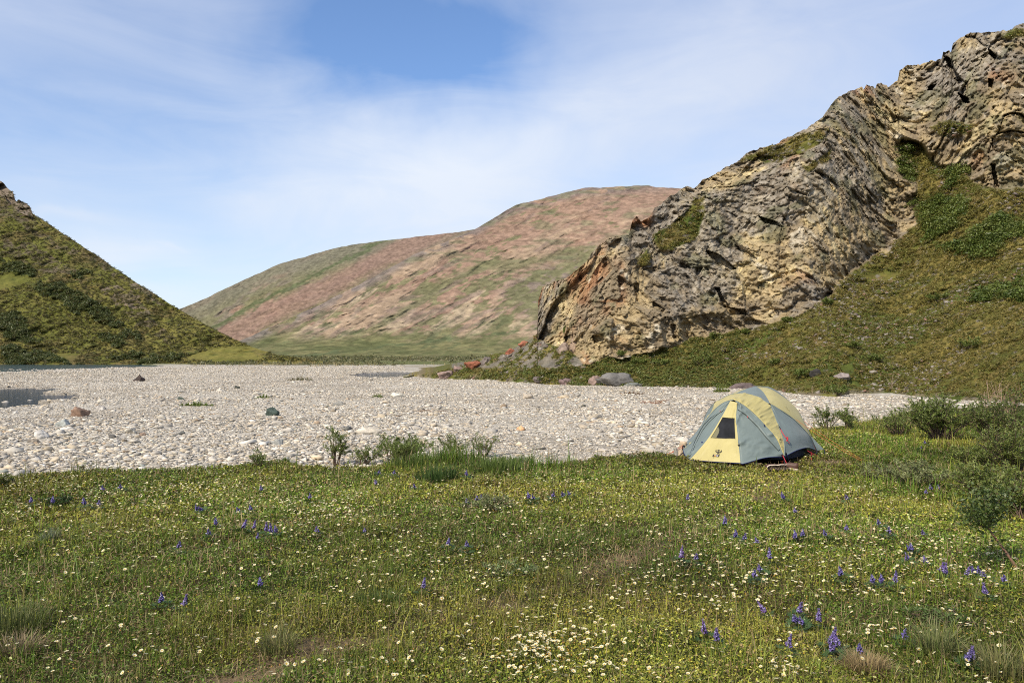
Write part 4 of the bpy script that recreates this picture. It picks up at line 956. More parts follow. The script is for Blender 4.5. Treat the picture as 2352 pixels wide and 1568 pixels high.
shrub(1175, 1318, 190, 24, 40, 2200, .026, ((.15, .21, .07), (.20, .25, .10)), 'patch of pale green leafy plants in the middle of the meadow', 723, low=0.)
shrub(2150, 1440, 180, 46, 26, 1300, .030, ((.06, .105, .02), (.11, .15, .04)), 'low broad leaved plant among the grass, lower right', 724, low=.1)
# leaning stem with a leafy crown, right
def leaning():
    b = G(2345, 1310, 0.); b[2] = gz(b[:1], b[1:2])[0]; root = empty('leaning_willow', b, 'bare reddish willow stem leaning left with a leafy crown, right', 'shrub', 'willow shrubs around the meadow')
    D = b[1]
    def q(X, Y, dd=0.): u, v = ray(X, Y); d = D + dd; return np.array([u * d, d, H + v * d]) - b
    sb = Bag(); main = spline([q(2345, 1318), q(2318, 1278, .05), q(2290, 1240, .1), q(2268, 1210, .1)], 14); sb.add(*tube(main, np.linspace(.012, .008, 14), 6), (.20, .115, .075))
    lp, lt = [], []
    ends = [(2215, 1165), (2235, 1140), (2255, 1120), (2285, 1118), (2305, 1135), (2225, 1185), (2300, 1165), (2262, 1145), (2318, 1120), (2205, 1150), (2275, 1160)]
    for k, (X, Y) in enumerate(ends):
        e = q(X, Y, random.uniform(-.25, .3)); P = spline([main[-1], main[-1] * .5 + e * .5 + RNG.normal(0, .02, 3), e], 10); sb.add(*tube(P, np.linspace(.006, .0015, 10), 5), (.17, .12, .08))
        for _ in range(150):
            i = RNG.integers(3, 9); p = P[i] + RNG.normal(0, .045, 3); lp.append(p); lt.append(P[i + 1] - P[i])
    for _ in range(40): lp.append(q(2300, 1240) + RNG.normal(0, .03, 3)); lt.append(np.array([.1, 0, .1]))
    lp, lt = np.array(lp), np.array(lt); n = len(lp)
    R = rotz(np.arctan2(lt[:, 1], lt[:, 0]) + RNG.normal(0, 1., n)) @ ry(-RNG.normal(.4, .5, n)) @ rotx(RNG.normal(0, .7, n))
    lv = LEAFV * (1, 1.7, 1); lb = Bag(); lb.add(*scatter(lv, LEAFF, R, lp, RNG.uniform(.024, .042, n), lerp3((.055, .09, .018), (.11, .14, .035), RNG.random(n))))
    sb.build('branches', M_BARK, root); lb.build('foliage', M_LEAF, root)
leaning()
def twigs(X, Y, wpx, hpx, n, col, label, seed, P=None):
    P = G(X, Y, 0.) if P is None else P; P[2] -= .02; D = P[1]; rs = np.random.default_rng(seed); bag = Bag(); w_, h_ = wpx * D / F, hpx * D / F
    for k in range(n):
        e = np.array([rs.uniform(-.5, .5) * w_, rs.uniform(-.3, .3) * w_, h_ * rs.uniform(.5, 1.)]); m = e * .5 + rs.normal(0, .05, 3) * h_; L = spline([(rs.normal(0, .05) * w_, 0, 0), m, e], 8); bag.add(*tube(L, np.linspace(.011, .003, 8), 4), col)
        for j in range(3): q = L[rs.integers(3, 7)]; d = (e - m) * rs.uniform(.3, .8) + rs.normal(0, .12, 3) * h_; bag.add(*tube([q, q + d * .5 + rs.normal(0, .01, 3), q + d], [.006, .004, .002], 3), col)
    o = bag.build('bare_shrub', M_BARK); o.location = P; T(o, label, 'shrub', 'leafless dry shrubs')
twigs(2285, 962, 60, 92, 12, (.42, .29, .20), 'pale leafless shrub standing above the willow thicket at right', 731, GG(2285, 962))
twigs(2320, 968, 60, 80, 14, (.30, .19, .135), 'reddish leafless shrub right of the pale leafless one', 732, GG(2320, 968))
twigs(2050, 895, 26, 40, 6, (.36, .28, .19), 'dry upright stalks on the heath above the gravel strip', 733, on_slope(RIGHT, 2050, 893))
twigs(1865, 915, 10, 24, 3, (.40, .30, .2), 'two dry stalks at the end of the gravel right of the tent', 734, on_slope(RIGHT, 1866, 904))

# plants on the slopes: single shrubs are things, the thickets are stuff
def clump_tmpl(n, seed, lf=.16):
    rs = np.random.default_rng(seed); d = rs.normal(size=(n, 3)); d /= np.linalg.norm(d, axis=1)[:, None]; d[:, 2] = np.abs(d[:, 2]); p = d * rs.uniform(.55, 1.05, (n, 1)) * (.5, .5, .62)
    R = rotz(rs.uniform(0, 6.28, n)) @ ry(rs.normal(0, .8, n)) @ rotx(rs.normal(0, .9, n))
    V, Fc, C = scatter(LEAFV * (1, 1.6, 1) - (.5, 0, 0), LEAFF, R, p, lf * rs.uniform(.6, 1.3, n), rs.uniform(.7, 1.3, (n, 1)) * np.ones((n, 3))); return V, Fc, C
CL = [clump_tmpl(90, 741 + k) for k in range(4)]
CLs = [clump_tmpl(30, 751 + k, .30) for k in range(4)]
def clumps(name, P, size, cols, tm, squash=.8):
    n = len(P); bag = Bag(); t = lerp3(cols[0], cols[1], RNG.random(n)) * RNG.uniform(.8, 1.2, (n, 1)); ti = RNG.integers(0, len(tm), n); R = rotz(RNG.uniform(0, 6.28, n))
    sc = np.stack([size, size, size * squash * RNG.uniform(.7, 1.2, n)], 1)
    for k, (V, Fc, C) in enumerate(tm):
        m = ti == k
        if m.any(): bag.add(*scatter(V, Fc, R[m], P[m], sc[m], t[m], C))
    T(bag.build(name, M_LEAF), kind='stuff')
def pick(S, mask, n):
    idx = np.flatnonzero(mask); return S.P[RNG.choice(idx, n, p=S.w[idx] / S.w[idx].sum())] + RNG.normal(0, .12, (n, 3)) * (1, 1, .0)
THICK = [[(2070, 326), (2110, 356), (2190, 388), (2236, 424), (2352, 452), (2352, 640), (2270, 610), (2180, 590), (2130, 560), (2118, 520), (2100, 470), (2090, 400)], [(2130, 292), (2180, 282), (2228, 288), (2222, 306), (2160, 314)], [(2240, 640), (2352, 660), (2352, 700), (2260, 680)]]
m = np.zeros(len(RIGHT.X), bool)
for p in THICK: m |= soft(RIGHT.X, RIGHT.Y, p, 761, 26.)
nn = fbm(RIGHT.P * .14, 3, 763)
pp = pick(RIGHT, m & (fbm(RIGHT.P * .30, 3, 764) + nn * .6 > .12) & (RIGHT.Y < 700), 900); clumps('gully_scrub', pp, RNG.uniform(.4, 1.4, 900), ((.075, .115, .020), (.16, .185, .04)), CL)
gm = (RIGHT.rock < .3) & (RIGHT.talus < .5) & (RIGHT.Y > RC(RIGHT.X) + 3) & (RIGHT.X < 2370) & (RIGHT.Y < RT(RIGHT.X) - 2)
pp = pick(RIGHT, gm & (fbm(RIGHT.P * .35, 3, 765) > -.85), 24000)
clumps('heath_tufts', pp, RNG.uniform(.12, .40, 24000) * np.clip(pp[:, 1] / 60, .7, 1.8), ((.115, .12, .024), (.23, .18, .05)), CLs, .7)
pp = pick(RIGHT, gm & (RIGHT.X < 1700) & (RIGHT.Y > 740), 2600); clumps('slope_greens', pp, RNG.uniform(.2, .5, 2600), ((.095, .13, .026), (.165, .175, .045)), CLs, .6)
pp = pick(LEFT, LEFT.shb & (LEFT.X > -20), 2400); clumps('hillside_scrub', pp, RNG.uniform(.7, 2.0, 2400), ((.058, .076, .020), (.105, .118, .034)), CLs, .7)
pp = pick(LEFT, (LEFT.X > -20) & (LEFT.Y > 440) & (fbm(LEFT.P * .04, 3, 767) > -.75), 12000); clumps('hillside_tufts', pp, RNG.uniform(.4, 1.3, 12000) , ((.078, .082, .022), (.15, .122, .042)), CLs, .6)
# stones loose on the right slope
idx = np.flatnonzero(((gm) | (RIGHT.talus > .3)) & (RIGHT.rock < .3) & (fbm(RIGHT.P * .25, 3, 769) + .5 * ((RIGHT.X < 1345) & (RIGHT.Y < 850)) + .35 * (RT(RIGHT.X) - RIGHT.Y < 16) > .30)); n = 3600; pp = RIGHT.P[RNG.choice(idx, n, p=RIGHT.w[idx] / RIGHT.w[idx].sum())]
bag = Bag(); ti = RNG.integers(0, len(STONES), n); s = RNG.lognormal(-1.65, .5, n) * np.clip(pp[:, 1] / 75, .6, 2.); sc = np.stack([s, s * .8, s * .5], 1); R = rotz(RNG.uniform(0, 6, n)) @ rotx(RNG.normal(.3, .3, n)); tt = np.array([(.22, .19, .165), (.25, .215, .18), (.15, .12, .105), (.29, .26, .22), (.22, .13, .09)])[RNG.integers(0, 5, n)]
for k, (V, Fc) in enumerate(STONES): q = ti == k; bag.add(*scatter(V, Fc, R[q], pp[q], sc[q], tt[q]))
T(bag.build('slope_rubble', M_STONE), kind='stuff')
SS = [(1612, 840, 62, 40, 'dark green shrub on the slope below the cliff middle'), (1640, 778, 40, 18, 'green shrub tight against the cliff foot, centre'), (1712, 768, 36, 14, 'small green shrub at the cliff foot, further right'), (1424, 818, 30, 18, 'green shrub at the cliff foot left of the grey outcrop'), (1904, 702, 40, 20, 'dark shrub on the heath at the right end of the cliff'),
      (1520, 838, 50, 16, 'low green shrub above the big grey outcrop'), (1466, 836, 40, 14, 'low green shrub left of another above the grey outcrop'), (1300, 770, 16, 26, 'narrow green shrub in the rubble at the left cliff foot'), (1810, 740, 36, 14, 'small shrub on the bright heath right of the cliff foot'), (1960, 800, 48, 18, 'low dark shrub in the heath above the tent'), (2160, 690, 60, 20, 'wide dark shrub high on the heath at right'), (1780, 838, 40, 16, 'low shrub in the heath just above the tent peak'),
      (1842, 868, 66, 24, 'grey green shrub low in the heath behind the tent'), (1925, 912, 90, 24, 'grassy shrub at the point between the gravel strips'), (2010, 830, 70, 20, 'brownish shrub mid heath right of the tent'), (2230, 800, 80, 26, 'dark shrub in the heath at far right')]
for k, (X, Y, w_, h_, lab) in enumerate(SS):
    P = on_slope(RIGHT, X, Y); P[2] -= .05; shrub(X, Y, w_, h_, 14, 1500, .13, DC if k not in (12, 13) else GC, lab, 771 + k, P=P, name='slope_shrub', group='single shrubs on the slope')
# brush along the valley floor
n = 7000; X = RNG.uniform(430, 1160, n); D = RNG.uniform(195, 520, n) ** 1.; u = (X - CX) / F; x = u * D; z = gz(x, D)
k = ~((X > 930) & (D < 215)) & (fbm(np.stack([x * .03, D * .03, 0 * x], 1), 4, 783) > RNG.uniform(-.5, .35, n)); pp = np.stack([x, D, z], 1)[k]
clumps('valley_brush', pp, RNG.lognormal(.05, .45, len(pp)), ((.105, .120, .042), (.20, .18, .085)), CLs, .7)
n = 2600; X = np.concatenate([RNG.uniform(400, 1130, 1700), RNG.normal(680, 60, 900)]); D = RNG.uniform(170, 230, n); x = (X - CX) / F * D; z = gz(x, D); kk = ~inwater(x, D) & (fbm(np.stack([x * .12, D * .1, 0 * x], 1), 3, 781) > .05)
V, q, tr, C = grass_blades(x[kk], D[kk], z[kk], RNG.uniform(.25, 1.1, kk.sum()), RNG.uniform(.05, .12, kk.sum()), lerp3((.40, .32, .17), (.22, .19, .08), RNG.random(kk.sum())), .7)
T(mesh('dry_reeds', V, [q, tr], M_GRASS, tint=C), kind='stuff')
# tufts on the gravel, driftwood
def gtuft(X, Y, wpx, n, label, cols, hgt=.14):
    p = GG(X, Y); D = p[1]; w_ = wpx * D / F; n = n * 2; x = RNG.uniform(-.5, .5, n) * w_; y = RNG.normal(0, .06, n) * np.sqrt(np.maximum(1 - (2 * x / w_) ** 2, .02)) * w_; p[2] = gz(p[:1], p[1:2])[0]
    V, q, tr, C = grass_blades(x, y, 0 * x, RNG.uniform(.2, 1.2, n) * hgt * (.25 + np.maximum(1 - np.abs(2 * x / w_) ** 1.5, 0)) * (1 + .6 * np.sin(x * 37 / w_ + X)), RNG.uniform(.02, .04, n), lerp3(cols[0], cols[1], RNG.random(n)), .7); o = mesh('gravel_plant', V, [q, tr], M_GRASS, tint=C); o.location = p; T(o, label, 'plant', 'plants growing on the gravel')
gtuft(450, 932, 84, 380, 'long strip of green plants on the gravel left of the green boulder', GC)
gtuft(868, 912, 26, 130, 'small green tuft on mid gravel above the bank shrubs', GC)
gtuft(605, 914, 40, 130, 'thin green tufts on gravel above the dark green boulder', GC)
gtuft(1448, 905, 60, 260, 'reddish brown plant patch on gravel below the big grey outcrop', ((.22, .12, .07), (.16, .12, .05)), .12)
gtuft(690, 873, 60, 200, 'brownish plant patch on the far gravel toward the valley brush', ((.20, .17, .07), (.13, .13, .05)), .3)
gtuft(1658, 900, 40, 200, 'dark green tuft at the gravel edge left of the tent peak', DC, .3)
def driftwood(X, Y, wpx, hpx, n, label, col):
    p = GG(X, Y); D = p[1]; w_, h_ = wpx * D / F, hpx * D / F; bag = Bag()
    for k in range(n):
        a = np.array([RNG.uniform(-.5, .5) * w_, RNG.uniform(-.3, .3) * w_, RNG.uniform(.02, .3) * h_]); d = np.array([RNG.uniform(-.5, .5) * w_, RNG.uniform(-.2, .2) * w_, RNG.uniform(0, .8) * h_]); bag.add(*tube(spline([a - d * .5 * (1, 1, 0), a + RNG.normal(0, .03, 3) * w_, a + d], 7), np.linspace(.022, .008, 7), 5), np.array(col) * RNG.uniform(.7, 1.2))
    o = bag.build('driftwood', M_BARK); o.location = p; T(o, label, 'driftwood', 'driftwood on the gravel')
driftwood(1500, 928, 50, 14, 14, 'heap of reddish brown driftwood sticks on gravel left of the tent', (.24, .13, .085))
driftwood(980, 946, 56, 8, 5, 'thin driftwood stick lying on the mid gravel', (.24, .17, .12))
#PART3
# ------------------------------------------------------------------ the tent, in its own frame: l across, b back, z up
TO = np.array([3.585, 12.97]); TL = np.array([.85, -.53]); TL = TL / np.linalg.norm(TL); TB = np.array([-TL[1], TL[0]])
TROT = math.atan2(TL[1], TL[0])
TZ = 0.0
def tw(P):
    P = np.atleast_2d(np.asarray(P, float)); return np.c_[TO[0] + TL[0] * P[:, 0] + TB[0] * P[:, 1], TO[1] + TL[1] * P[:, 0] + TB[1] * P[:, 1], P[:, 2] + TZ]
def zc(P):
    """measured crop coordinates of tent points (the photograph's tent was measured there)"""
    w_ = tw(P); return np.c_[10.45 * (512 + w_[:, 0] / w_[:, 1] * 796 - 650), 10.45 * (356 - (w_[:, 2] - H) / w_[:, 1] * 796 - 362.5)]
def tloc(x, y, z=0.): d = np.array([x, y]) - TO; return np.array([TL @ d, TB @ d, z])
def zG(zx, zy, z=0.):
    px, py = 650 + zx / 10.45, 362.5 + zy / 10.45; D = (z - H) / ((356 - py) / 796.); return tloc((px - 512) / 796. * D, D, z)
tent = empty('tent', (TO[0], TO[1], TZ), 'grey green and yellow dome tent pitched at the edge of the meadow', 'tent', rz=TROT)
def fabric(name, c, trans=.22):
    m = bpy.data.materials.new(name); m.use_nodes = True; t = NT(m.node_tree)
    pos = t.n('ShaderNodeTexCoord').outputs['Object']
    nz = t.n('ShaderNodeTexNoise', {'Vector': pos, 'Scale': 5., 'Detail': 5.}); k = t.ramp(nz.outputs[0], .3, .7, .93, 1.07)
    base = t.mix(1., c, t.n('ShaderNodeCombineColor', {0: k, 1: k, 2: k}).outputs[0], 'MULTIPLY')
    w1 = t.n('ShaderNodeTexNoise', {'Vector': pos, 'Scale': 420., 'Detail': 1.}); nb = t.n('ShaderNodeBump', {'Height': w1.outputs[0], 'Strength': .15, 'Distance': .002})
    b = t.n('ShaderNodeBsdfPrincipled', {'Base Color': base, 'Roughness': .5, 'Specular IOR Level': .4, 'Sheen Weight': .1, 'Normal': nb.outputs[0]}).outputs[0]
    tb = t.n('ShaderNodeBsdfTranslucent', {'Color': base}); t.n('ShaderNodeOutputMaterial', {0: t.n('ShaderNodeMixShader', {0: trans, 1: b, 2: tb.outputs[0]}).outputs[0]}); return m
F_GREY = fabric('grey_green_fabric', (.168, .208, .195), .12); F_YEL = fabric('yellow_fabric', (.475, .405, .155), .12)
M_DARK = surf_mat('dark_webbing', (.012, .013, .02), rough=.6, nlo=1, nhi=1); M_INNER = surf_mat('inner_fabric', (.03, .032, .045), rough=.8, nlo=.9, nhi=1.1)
M_NET = surf_mat('window_netting', None, rough=.7, nlo=1, nhi=1, spec=.15); M_CORD = surf_mat('orange_cord', (.50, .12, .045), rough=.7, nlo=.8, nhi=1.2, nscale=60)
M_RCORD = surf_mat('red_cord', (.50, .035, .045), rough=.7, nlo=.8, nhi=1.2, nscale=60); M_BLUE = surf_mat('navy_webbing', (.02, .03, .11), rough=.6, nlo=1, nhi=1)
M_EMB = surf_mat('emblem_print', (.045, .038, .022), rough=.7, nlo=1, nhi=1); M_TINT = surf_mat('printed_mark', None, rough=.6, nlo=1, nhi=1)
mir = lambda P: np.asarray(P, float) * (-1, 1, 1)
FOOT = (.83, 0, .12); XR = (.46, .58, .905); PK = (0, 1.435, 1.161); RR = (1.0, 1.62, .06)
H1R = spline([FOOT, (.71, .038, .383), (.51, .061, .615), (.276, .084, .835), (.09, .098, .955), (0, .1, .985)], 40)       # vestibule hoop, right half from the foot up
ALOW = spline([FOOT, (.788, .15, .331), (.67, .33, .541), (.538, .5, .773), XR], 40)
ALOWL = spline([mir(FOOT), (-.67, .25, .33), (-.575, .40, .52), (-.525, .49, .68), (-.49, .545, .80), mir(XR)], 40)
H2C = spline([XR, (.223, .575, 1.035), (0, .57, 1.075), (-.223, .575, 1.035), mir(XR)], 40)
AUP = spline([XR, (.32, .93, .985), (.17, 1.19, 1.09), PK], 40)
H2LOW = spline([XR, (.617, .75, .785), (.758, .95, .642), (.87, 1.15, .471), (.942, 1.33, .33), (.985, 1.5, .16), RR], 40)
REAR = spline([PK, (.152, 1.8, 1.114), (.346, 2.05, .935), (.571, 2.1, .713), (.745, 1.9, .493), (.888, 1.68, .30), RR], 40)
HEMR = spline([FOOT, (.93, .4, .185), (.985, .88, .185), (1.0, 1.25, .13), RR], 40)
def coons(b, t, l, r, nu=56, nv=56):
    """surface patch between four curves: b and t run left to right, l and r run bottom to top"""
    b, t, l, r = (resample(np.asarray(c, float), n) for c, n in ((b, nu), (t, nu), (l, nv), (r, nv)))
    s = np.linspace(0, 1, nu)[None, :, None]; q = np.linspace(0, 1, nv)[:, None, None]
    return (1 - q) * b[None] + q * t[None] + (1 - s) * l[:, None] + s * r[:, None] - ((1 - s) * (1 - q) * b[0] + s * (1 - q) * b[-1] + (1 - s) * q * t[0] + s * q * t[-1])
def wrinkle(S, amp, su, sv, seed, bulge=0.):
    nv, nu = S.shape[:2]; du = np.gradient(S, axis=1); dv = np.gradient(S, axis=0); N = np.cross(du, dv); N /= np.linalg.norm(N, axis=2)[..., None] + 1e-9
    s, q = np.meshgrid(np.linspace(0, 1, nu), np.linspace(0, 1, nv)); e = np.minimum(np.minimum(s, 1 - s), np.minimum(q, 1 - q)); m = np.clip(e / .04, 0, 1)
    P = np.stack([s * su, q * sv, 0 * s], -1).reshape(-1, 3); n = fbm(P, 3, seed).reshape(s.shape); n = np.where(n > 0, n ** 1.5 * 1.3, n * .5)
    g = np.clip(1.25 - 2.2 * e, .25, 1)
    c = np.array(((0., 1.0, .4))) - S; flip = np.sign((N * c).sum(-1)); N = N * -flip[..., None]
    return S + N * ((amp * n * g * m) + bulge * np.sin(np.pi * s) * np.sin(np.pi * q))[..., None], N
def panel(name, S, mat, parent=tent, keep=None):
    Fc = grid_faces(*S.shape[:2]); 
    if keep is not None: Fc = Fc[keep.ravel()]
    o = mesh(name, S.reshape(-1, 3), Fc, mat, parent, smooth=True); return o
H1L = spline([mir(FOOT), (-.713, .023, .225), (-.625, .033, .333), (-.563, .045, .448), (-.50, .055, .554), (-.432, .067, .668), (-.354, .077, .765), (-.265, .086, .86), (-.14, .095, .945), (0, .1, .985)], 40)
whole1 = np.vstack([H1R, H1L[::-1][1:]]); whole2 = np.vstack([ALOW, H2C[1:], ALOWL[::-1][1:]])
S_BAND, _ = wrinkle(coons(whole1, whole2, np.array([FOOT, FOOT]), mir([FOOT, FOOT]), 240, 30), .018, 46, 1.2, 801, .008); panel('yellow_band', S_BAND, F_YEL)
S_TOP, _ = wrinkle(coons(H2C, np.array([PK, PK]), AUP, mir(AUP)), .006, 6, 3, 803, -.005); panel('roof_panel', S_TOP, F_GREY)
S_SIDE, _ = wrinkle(coons(HEMR, np.array([XR, XR]), ALOW, H2LOW[::-1]), .018, 5, 3, 805, -.02); panel('side_panel', S_SIDE, F_GREY)
S_SIDEL, _ = wrinkle(coons(mir(HEMR), mir([XR, XR]), ALOWL, mir(H2LOW[::-1])), .012, 5, 3, 806, -.02); panel('side_panel', S_SIDEL, F_GREY)
S_RY, _ = wrinkle(coons(REAR, np.array([XR, XR]), AUP[::-1], H2LOW[::-1]), .006, 4, 4, 807, .035); panel('rear_yellow_panel', S_RY, F_YEL)
S_RYL, _ = wrinkle(coons(mir(REAR), mir([XR, XR]), mir(AUP[::-1]), mir(H2LOW[::-1])), .006, 4, 4, 808, .035); panel('rear_yellow_panel', S_RYL, F_YEL)
HEMB = spline([RR, (.75, 2.3, .07), (0, 2.55, .06), (-.75, 2.3, .07), mir(RR)], 40)
S_REAR, _ = wrinkle(coons(HEMB, np.array([PK, PK]), REAR[::-1], mir(REAR[::-1])), .008, 5, 4, 809, .03); panel('rear_panel', S_REAR, F_GREY)
TIP = (1.10, 1.70, .085)
fl = coons(np.array([RR, TIP]), np.array([(.888, 1.66, .31), (.889, 1.665, .312)]), spline([RR, (.95, 1.58, .17), (.888, 1.66, .31)], 20), spline([TIP, (1.0, 1.68, .19), (.889, 1.665, .312)], 20), 10, 16)
panel('corner_flap', fl, F_GREY); panel('corner_flap', mir(fl.reshape(-1, 3)).reshape(fl.shape), F_GREY)
# vestibule: yellow front with the window, two grey sides
TLc, TRc, BLc, BRc = (-.044, .055, .968), (.074, .045, .945), (-.521, -.547, .035), (.292, -.542, .04)
LE = spline([BLc, (-.302, -.33, .359), (-.148, -.118, .691), TLc], 40); RE = spline([BRc, (.189, -.314, .385), (.099, -.111, .701), TRc], 40)
S_FR, N_FR = wrinkle(coons(spline([BLc, (-.12, -.56, .036), BRc], 40), np.array([TLc, TRc]), LE, RE, 60, 120), .005, 9, 5, 811, -.01)
q_ = np.linspace(0, 1, 120); zrow = S_FR[:, 30, 2]; r0, r1 = np.argmin(np.abs(zrow - .378)), np.argmin(np.abs(zrow - .700)); c0, c1 = 4, 54
keep = np.ones((119, 59), bool); keep[r0:r1, c0:c1] = False
front = panel('door_panel', S_FR, F_YEL, keep=keep)
Wn = S_FR[r0 - 1:r1 + 2, c0 - 1:c1 + 2] - N_FR[r0 - 1:r1 + 2, c0 - 1:c1 + 2] * .006
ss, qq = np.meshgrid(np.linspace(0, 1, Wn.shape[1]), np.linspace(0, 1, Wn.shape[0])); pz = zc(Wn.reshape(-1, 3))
inner_yellow = inpoly(pz[:, 0], pz[:, 1], [(628, 786), (700, 640), (724, 700), (716, 740), (690, 782)])  # patch of yellow fabric seen behind the netting, tinted into the window
tn = np.where(inner_yellow[:, None], (.17, .16, .095), np.array((.014, .015, .018)) * (1 + .4 * fbm(np.c_[pz * .02, 0 * pz[:, 0]], 3, 815))[:, None])
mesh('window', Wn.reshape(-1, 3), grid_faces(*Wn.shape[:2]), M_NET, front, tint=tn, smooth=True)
def trim(name, P, r, mat, parent, sides=6): V, Fq = tube(P, r, sides); o = mesh(name, V, Fq, mat, parent, smooth=True); return o
fr = np.vstack([S_FR[r0, c0:c1 + 1], S_FR[r0:r1 + 1, c1], S_FR[r1, c0:c1 + 1][::-1], S_FR[r0:r1 + 1, c0][::-1]]); trim('window_frame', fr, .004, F_YEL, front)
S_VR, N_VR = wrinkle(coons(spline([BRc, (.353, -.55, .04), (.60, -.27, .115), FOOT], 40), np.array([TRc, (.004, .1, .985)]), RE, H1R, 60, 80), .026, 3.2, 9, 821, -.01); panel('vestibule_side', S_VR, F_GREY)
S_VL, N_VL = wrinkle(coons(spline([mir(FOOT), (-.70, -.27, .075), BLc], 40), np.array([(-.004, .1, .985), TLc]), H1L, LE, 60, 80), .024, 7, 2.4, 823, .0); panel('vestibule_side', S_VL, F_GREY)
def at(S, zx, zy):
    p = zc(S.reshape(-1, 3)); i = np.argmin((p[:, 0] - zx) ** 2 + (p[:, 1] - zy) ** 2); return S.reshape(-1, 3)[i]
def along(S, N, pts, n, off):
    out = []
    p = zc(S.reshape(-1, 3)); L = resample(np.array(pts, float), n)
    for a, b in L:
        d = (p[:, 0] - a) ** 2 + (p[:, 1] - b) ** 2; i = np.argsort(d)[:4]; w_ = 1 / (d[i] + 4); w_ /= w_.sum(); out.append((S.reshape(-1, 3)[i] * w_[:, None]).sum(0) + N.reshape(-1, 3)[i[0]] * off)
    P = np.array(out); P[1:-1] = (P[:-2] + 2 * P[1:-1] + P[2:]) / 4; return P
def strap(name, P, wd, N, mat, parent, th=.004):
    P = np.asarray(P); t = np.gradient(P, axis=0); t /= np.linalg.norm(t, axis=1)[:, None]; s = np.cross(t, N); s /= np.linalg.norm(s, axis=1)[:, None] + 1e-9
    V = np.concatenate([P - s * wd / 2, P + N * th, P + s * wd / 2], 0); n = len(P); i = np.arange(n - 1)
    Fq = np.concatenate([np.stack([i, i + 1, i + 1 + n, i + n], 1), np.stack([i + n, i + 1 + n, i + 1 + 2 * n, i + 2 * n], 1)]); return mesh(name, V, Fq, mat, parent, smooth=True)
nv_ = lambda N: np.mean(N.reshape(-1, 3), 0) / np.linalg.norm(np.mean(N.reshape(-1, 3), 0))
zipR = along(S_VR, N_VR, [(922, 480), (1010, 540), (1130, 658), (1230, 782), (1345, 910)], 40, .012); strap('zip_flap', zipR, .034, nv_(N_VR), F_GREY, tent, .012)
zr2 = along(S_VR, N_VR, [(916, 492), (1000, 550), (1120, 672), (1225, 800), (1345, 925)], 40, .006); trim('zip_line', zr2, .0025, M_DARK, tent)
zipL = along(S_VL, N_VL, [(775, 490), (700, 540), (610, 625), (540, 720), (470, 860), (420, 980)], 40, .010); strap('zip_flap', zipL, .026, nv_(N_VL), F_GREY, tent, .010)
zl2 = along(S_VL, N_VL, [(778, 484), (640, 575), (556, 665), (470, 825), (412, 985)], 40, .008); trim('zip_line', zl2, .0035, M_DARK, tent)
# poles show as ridges under the fabric
for P in (H1R, H1L, ALOW, ALOWL, H2C, AUP, mir(AUP), H2LOW, mir(H2LOW), REAR, mir(REAR)):
    trim('pole_sleeve', np.asarray(P), .0085, F_GREY if P is not H1R else F_YEL, tent)
for P in (HEMR, mir(HEMR), np.vstack([S_VR[0], ]), S_VL[0], S_FR[0], HEMB): trim('hem_cord', np.asarray(P), .0055, M_BLUE, tent)
# inner tent, dark below the fly
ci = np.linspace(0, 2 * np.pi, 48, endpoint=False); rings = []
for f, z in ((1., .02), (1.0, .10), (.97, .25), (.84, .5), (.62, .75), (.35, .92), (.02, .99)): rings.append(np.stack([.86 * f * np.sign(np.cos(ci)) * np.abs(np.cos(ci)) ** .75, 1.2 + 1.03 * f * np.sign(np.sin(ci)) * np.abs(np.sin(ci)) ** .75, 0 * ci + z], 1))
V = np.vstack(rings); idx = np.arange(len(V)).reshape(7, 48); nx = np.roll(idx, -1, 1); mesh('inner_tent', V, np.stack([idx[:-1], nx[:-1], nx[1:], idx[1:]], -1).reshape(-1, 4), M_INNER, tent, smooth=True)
# straps, legs and pegs at the corners
def leg(P, Q, r=.011, mat=M_DARK, name='corner_strap'): trim(name, spline([P, (np.array(P) + Q) / 2 + (0, 0, -.01), Q], 8), r, mat, tent)
leg((.83, 0, .14), zG(1405, 1062)); leg((.80, -.05, .16), zG(1420, 1055), .014); leg((.85, .02, .17), zG(1452, 1030), .012, M_BLUE)
leg(RR, zG(1712, 1035), .010); leg(TIP, zG(1842, 1000), .009); leg(RR, zG(1770, 985), .010); leg((-.83, 0, .12), zG(395, 975), .012); leg((-.74, -.2, .08), zG(405, 1020), .010); leg(BLc, zG(368, 1058), .006)
def peg(zx, zy): 
    p = zG(zx, zy); bag = Bag()
    for a in (0, 1.57): bag.add(*tube([p + (math.cos(a) * .022, math.sin(a) * .022, .035), p + (0, 0, .03), p - (math.cos(a) * .022, math.sin(a) * .022, -.035)], .008, 5), (.75, .13, .05))
    bag.add(*tube([p + (0, 0, .04), p - (0, 0, .04)], .007, 5), (.75, .13, .05)); bag.build('peg', M_TINT, tent)
peg(352, 1020); peg(960, 1060); peg(1380, 1050)
for zx, zy, S, N in ((550, 828, S_VL, N_VL), (932, 862, S_VR, N_VR)):
    p = at(S, zx, zy); trim('toggle', [p - (.012, 0, 0), p + (0, -.02, .004), p + (.012, 0, -.004)], .010, M_BLUE if zx < 900 else M_DARK, tent)
for zx, zy, S, N in ((742, 512, S_VL, N_VL), (1018, 570, S_VR, N_VR)):
    p = at(S, zx, zy) + nv_(N) * .02; trim('zip_pull', [p + (0, 0, .012), p, p + (.004, 0, -.014)], .006, M_RCORD, tent)
lp = at(S_VR, 1195, 650); trim('cord_loop', [lp + (-.006, -.02, .02), lp + (0, -.03, 0), lp + (.012, -.02, -.03), lp + (.012, -.015, -.005), lp + (-.006, -.02, .02)], .0045, M_BLUE, tent)
